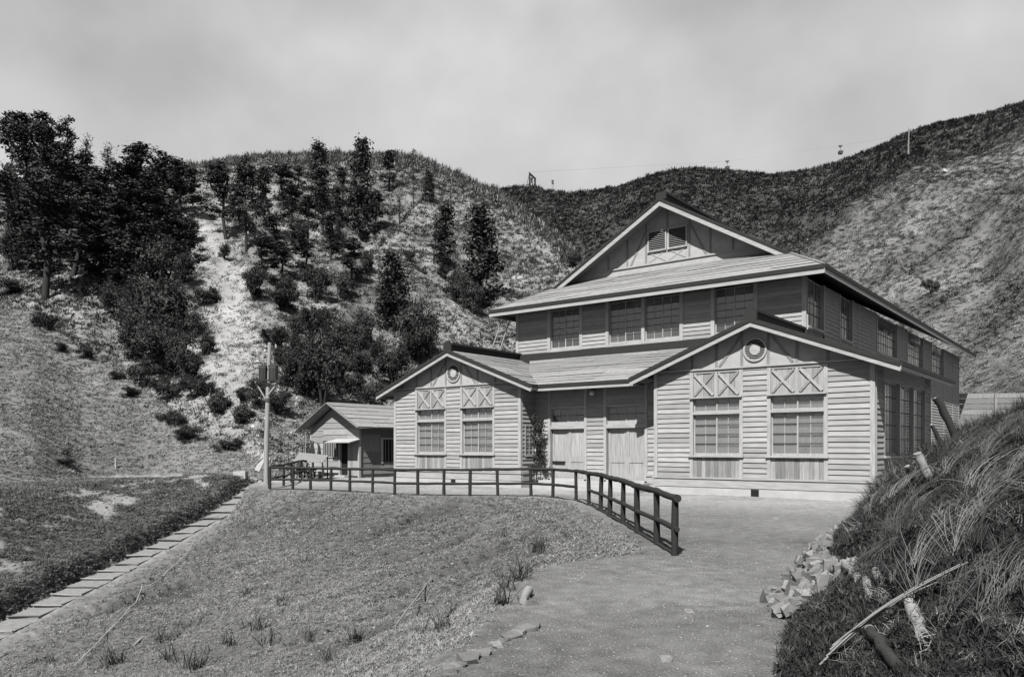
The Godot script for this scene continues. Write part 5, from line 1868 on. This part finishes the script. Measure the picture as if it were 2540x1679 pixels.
func bundle() -> void:
	# long pale canes lying across the mound's foot, and cut logs
	rng.seed = 41
	for k in 6:
		var a0 := hit(2035.0 + k * 7.0, 1676.0 - k * 5.0, 1) + Vector3(0, 0.07 + 0.01 * k, 0)
		var b0 := hit(2290.0 + k * 22.0, 1512.0 - k * 9.0, 1) + Vector3(0, 0.10 + 0.015 * k, 0)
		var pts := []
		var rad := []
		for i in 9:
			var t := i / 8.0
			pts.append(a0.lerp(b0, t) + Vector3(0.0, 0.05 * sin(t * PI), 0.02 * sin(t * 4.0 + k)))
			rad.append(0.0075 * (1.0 - 0.5 * t))
		var mb := MB.new()
		mb.tube(pts, rad, 6)
		tag(part(self, "long_cane", mb, M.cut_wood), "long pale cane in the bundle lying up the mound", "cane", "bundle of canes on the mound")
	var logs := [
		[2254, 1520, 2291, 1598, 0.042, "thick pale cut log lying down the mound slope"],
		[2093, 1418, 2143, 1452, 0.04, "frayed cut log beside the stone edging"],
		[2150, 1468, 2156, 1494, 0.034, "short squared wood block on the mound foot"],
		[2173, 1447, 2190, 1466, 0.03, "small tilted wood block beside the squared block"],
		[2277, 1149, 2305, 1199, 0.05, "pale cut stub standing in grass before the wing's flank"],
		[2252, 1176, 2276, 1206, 0.035, "short dark stub beside the pale cut stub"],
		[2326, 1006, 2379, 1068, 0.05, "thick slanting branch standing above the mound grass"],
		[2312, 1066, 2344, 1124, 0.035, "rough branch stub leaning over the mound crest"],
		[2158, 1592, 2232, 1676, 0.035, "dark thin log with a pale sawn end low on the mound"],
		[2384, 1119, 2420, 1103, 0.05, "pale branch stub lying in the crest grass"]]
	for l in logs:
		var b := hit(l[2], l[3], 1)
		var low: float = l[3]
		while -b.z > 19.0 and low < 1500.0:   # the sight line clears the mound: stand it on the crest below
			low += 4.0
			b = hit(l[2], low, 1)
		var a := hit(l[0], l[1], 1)
		if l[1] < 1200:   # stubs that stand up out of the crest grass
			var z := -b.z
			a = wpos((l[0] - CX) / F * z, CAMH + (YH - l[1]) / F * z, z)
		elif b.distance_to(a) > 1.4:
			b = a + (b - a).normalized() * 1.4
		a += Vector3(0, l[4] + 0.05, 0)
		b += Vector3(0, l[4] * 0.6, 0)
		var o := thing("cut_log", l[5], "log", a)
		var mb := MB.new()
		var n := 6
		var pts := []
		var rad := []
		for i in n + 1:
			var t := float(i) / n
			pts.append((b - a) * t + Vector3(rng.randf_range(-0.3, 0.3), rng.randf_range(-0.3, 0.3), rng.randf_range(-0.3, 0.3)) * l[4])
			rad.append(l[4] * rng.randf_range(0.75, 1.15))
		mb.tube(pts, rad, 11, true)
		part(o, "bark", mb, M.bark_dark if "dark" in l[5] or "branch" in l[5] else M.cut_wood)
		var e := MB.new()
		var d := (b - a).normalized() * 0.012
		e.tube([-d, d * 0.2], [l[4] * 0.86, l[4] * 0.9], 11, true)
		part(o, "cut_end", e, M.cut_wood)

func stones() -> void:
	rng.seed = 51
	var protos := []
	for k in 6:   # blocky, split stones
		var sm := MB.new()
		var q := []
		for i in 8:
			q.append(Vector3(0.4 if i & 1 else -0.4, 0.36 if i & 2 else -0.36, 0.42 if i & 4 else -0.42) + Vector3(rng.randf_range(-0.13, 0.13), rng.randf_range(-0.13, 0.13), rng.randf_range(-0.13, 0.13)))
		sm.hexa(q)
		protos.append(sm.mesh())
	var edge_t := thing("stone_edging", "low edging of rough broken stones holding the mound beside the path", "stonework", wpos(4, 0, 11))
	var run := [Vector2(2.85, 8.0), Vector2(3.0, 9.0), Vector2(5.7, 14.4), Vector2(7.2, 16.6)]
	var n := 0
	for i in 280:
		var t := pow(rng.randf(), 1.5)
		var s: float = t * 3.0
		var k := mini(2, int(s))
		var p: Vector2 = run[k].lerp(run[k + 1], s - k)
		var across := rng.randf_range(-0.15, 0.6) * (1.0 - 0.55 * t)
		var nrm := Vector2(0.893, -0.45)
		p += nrm * across
		var y := near_h(p.x, p.y)
		var size := rng.randf_range(0.07, 0.17)
		var o := part(edge_t, "stone", protos[rng.randi() % 6], pickm(["stone_a", "stone_b", "stone_c", "stone_c"]))
		o.transform = Transform3D(Basis.from_euler(Vector3(rng.randf() * TAU, rng.randf() * TAU, rng.randf() * TAU)).scaled_local(Vector3(size, size * rng.randf_range(0.65, 1.0), size * rng.randf_range(0.8, 1.2))), wpos(p.x, maxf(y * 0.9, 0.0) + size * 0.22 + rng.randf() * 0.08, p.y) - edge_t.position)
		n += 1
	# ragged stone lip on the other side of the path
	var lip := thing("path_lip_stones", "broken line of flat stones along the path's outer edge", "stonework", wpos(0, 0, 7))
	for q in [[1322, 1560], [1305, 1566], [1285, 1578], [1268, 1584], [1250, 1592], [1234, 1604], [1222, 1600], [1205, 1620], [1188, 1624], [1172, 1636], [1158, 1642], [1146, 1652], [1128, 1662], [1112, 1670], [1300, 1490], [1312, 1500]]:
		var p := hit(q[0], q[1], 1)
		var size := rng.randf_range(0.10, 0.2)
		var o := part(lip, "stone", protos[rng.randi() % 6], pickm(["stone_a", "stone_b", "stone_c"]))
		o.transform = Transform3D(Basis(Vector3.UP, rng.randf() * TAU).rotated(Vector3.RIGHT, rng.randf_range(-0.3, 0.3)).scaled_local(Vector3(size, size * 0.5, size * 0.8)), p + Vector3(0, size * 0.06, 0) - lip.position)
	for q in [[1924, 1288, "pale fist sized stone lying on the path before the porch wing", 0.16], [1650, 1640, "flat pale stone lying on the near path", 0.12], [1709, 1520, "small pale stone lying in the middle of the path", 0.09]]:
		var p := hit(q[0], q[1], 1)
		var o := part(self, "loose_stone", protos[rng.randi() % 6], M.stone_c)
		tag(o, q[2], "stone")
		o.transform = Transform3D(Basis.from_scale(Vector3(q[3], q[3] * 0.5, q[3] * 0.7)), p + Vector3(0, q[3] * 0.15, 0))
	# the leafy plant in a tub by the porch
	var pl := hp(13.75, 0.35, 0.0)
	var o2 := thing("porch_shrub", "dark slender shrub standing in the porch corner", "shrub", pl)
	var tr := part(o2, "stem", trunks[[1, 0]], M.bark_dark)
	tr.basis = Basis.from_scale(Vector3(2.0, 3.0, 2.0))
	var cr := part(o2, "crown", crowns[[1, 0]], M.leaf)
	cr.basis = Basis.from_scale(Vector3(2.6, 3.1, 2.6))

# ---------------------------------------------------------------- sky, light, camera
func sky_picture() -> ImageTexture:
	var w := 1024
	var h := 512
	var im := Image.create(w, h, false, Image.FORMAT_RGB8)
	var a := FastNoiseLite.new()
	a.seed = 8
	a.frequency = 1.0
	a.fractal_octaves = 4
	var b := FastNoiseLite.new()
	b.seed = 19
	b.frequency = 1.0
	b.fractal_octaves = 5
	for y in h:
		var el := PI * (0.5 - (y + 0.5) / h)
		for x in w:
			var az := TAU * ((x + 0.5) / w - 0.5)
			var d := Vector3(sin(az) * cos(el), sin(el), -cos(az) * cos(el))
			var e := clampf(el / 0.52, 0.0, 3.0)
			var l := 0.865 - 0.095 * e
			if el > 0.0:
				var q := d * Vector3(2.6, 3.4, 2.6)
				var n := a.get_noise_3dv(q + Vector3(3.1, 0.4, 0.0)) + 0.35 * b.get_noise_3dv(q * 2.2)
				l += 0.15 * n * clampf(e * 1.1, 0.0, 1.0)
				l += 0.010 * b.get_noise_3dv(d * 60.0)
			else:
				l = 0.42
			l = clampf(l, 0.3, 0.88)
			im.set_pixel(x, y, Color(l, l, l))
	return ImageTexture.create_from_image(im)

func _ready() -> void:
	rng.seed = 1
	n1.seed = 1; n1.frequency = 0.11; n1.fractal_octaves = 3
	n2.seed = 2; n2.frequency = 0.35; n2.fractal_octaves = 3
	n3.seed = 3; n3.frequency = 0.8; n3.fractal_octaves = 2
	# camera: level, with the lens raised
	var cam := Camera3D.new()
	cam.name = "camera"
	add_child(cam)
	cam.position = Vector3(0, CAMH, 0)
	cam.near = 0.1
	cam.far = 2500.0
	cam.projection = Camera3D.PROJECTION_FRUSTUM
	cam.size = 1679.0 / F * 0.1
	cam.frustum_offset = Vector2(0, (YH - 839.5) / F * 0.1)
	cam.current = true
	# sky and sun
	var env := Environment.new()
	env.background_mode = Environment.BG_SKY
	var sky := Sky.new()
	var sm := PanoramaSkyMaterial.new()
	sm.panorama = sky_picture()
	sky.sky_material = sm
	env.sky = sky
	env.background_energy_multiplier = 0.357
	env.tonemap_mode = Environment.TONE_MAPPER_LINEAR
	env.tonemap_exposure = 2.8
	env.sdfgi_enabled = true
	env.ssao_enabled = true
	env.ssil_enabled = true
	var we := WorldEnvironment.new()
	we.name = "world_environment"
	we.environment = env
	add_child(we)
	var sun := DirectionalLight3D.new()
	sun.name = "sun"
	sun.light_energy = 1.6
	sun.light_color = Color(1, 0.995, 0.985)
	sun.light_angular_distance = 0.5
	sun.shadow_enabled = true
	add_child(sun)
	var el := deg_to_rad(50.0)
	var to_sun := Vector3(-0.3266 * cos(el), sin(el), 0.9451 * cos(el))
	sun.look_at_from_position(to_sun * 50.0, Vector3.ZERO, Vector3.UP)
	materials()
	land()
	build_hall()
	shed()
	fences()
	steps()
	utility_pole()
	trees()
	ropeway()
	clutter()
	stones()
	bundle()
	cover()
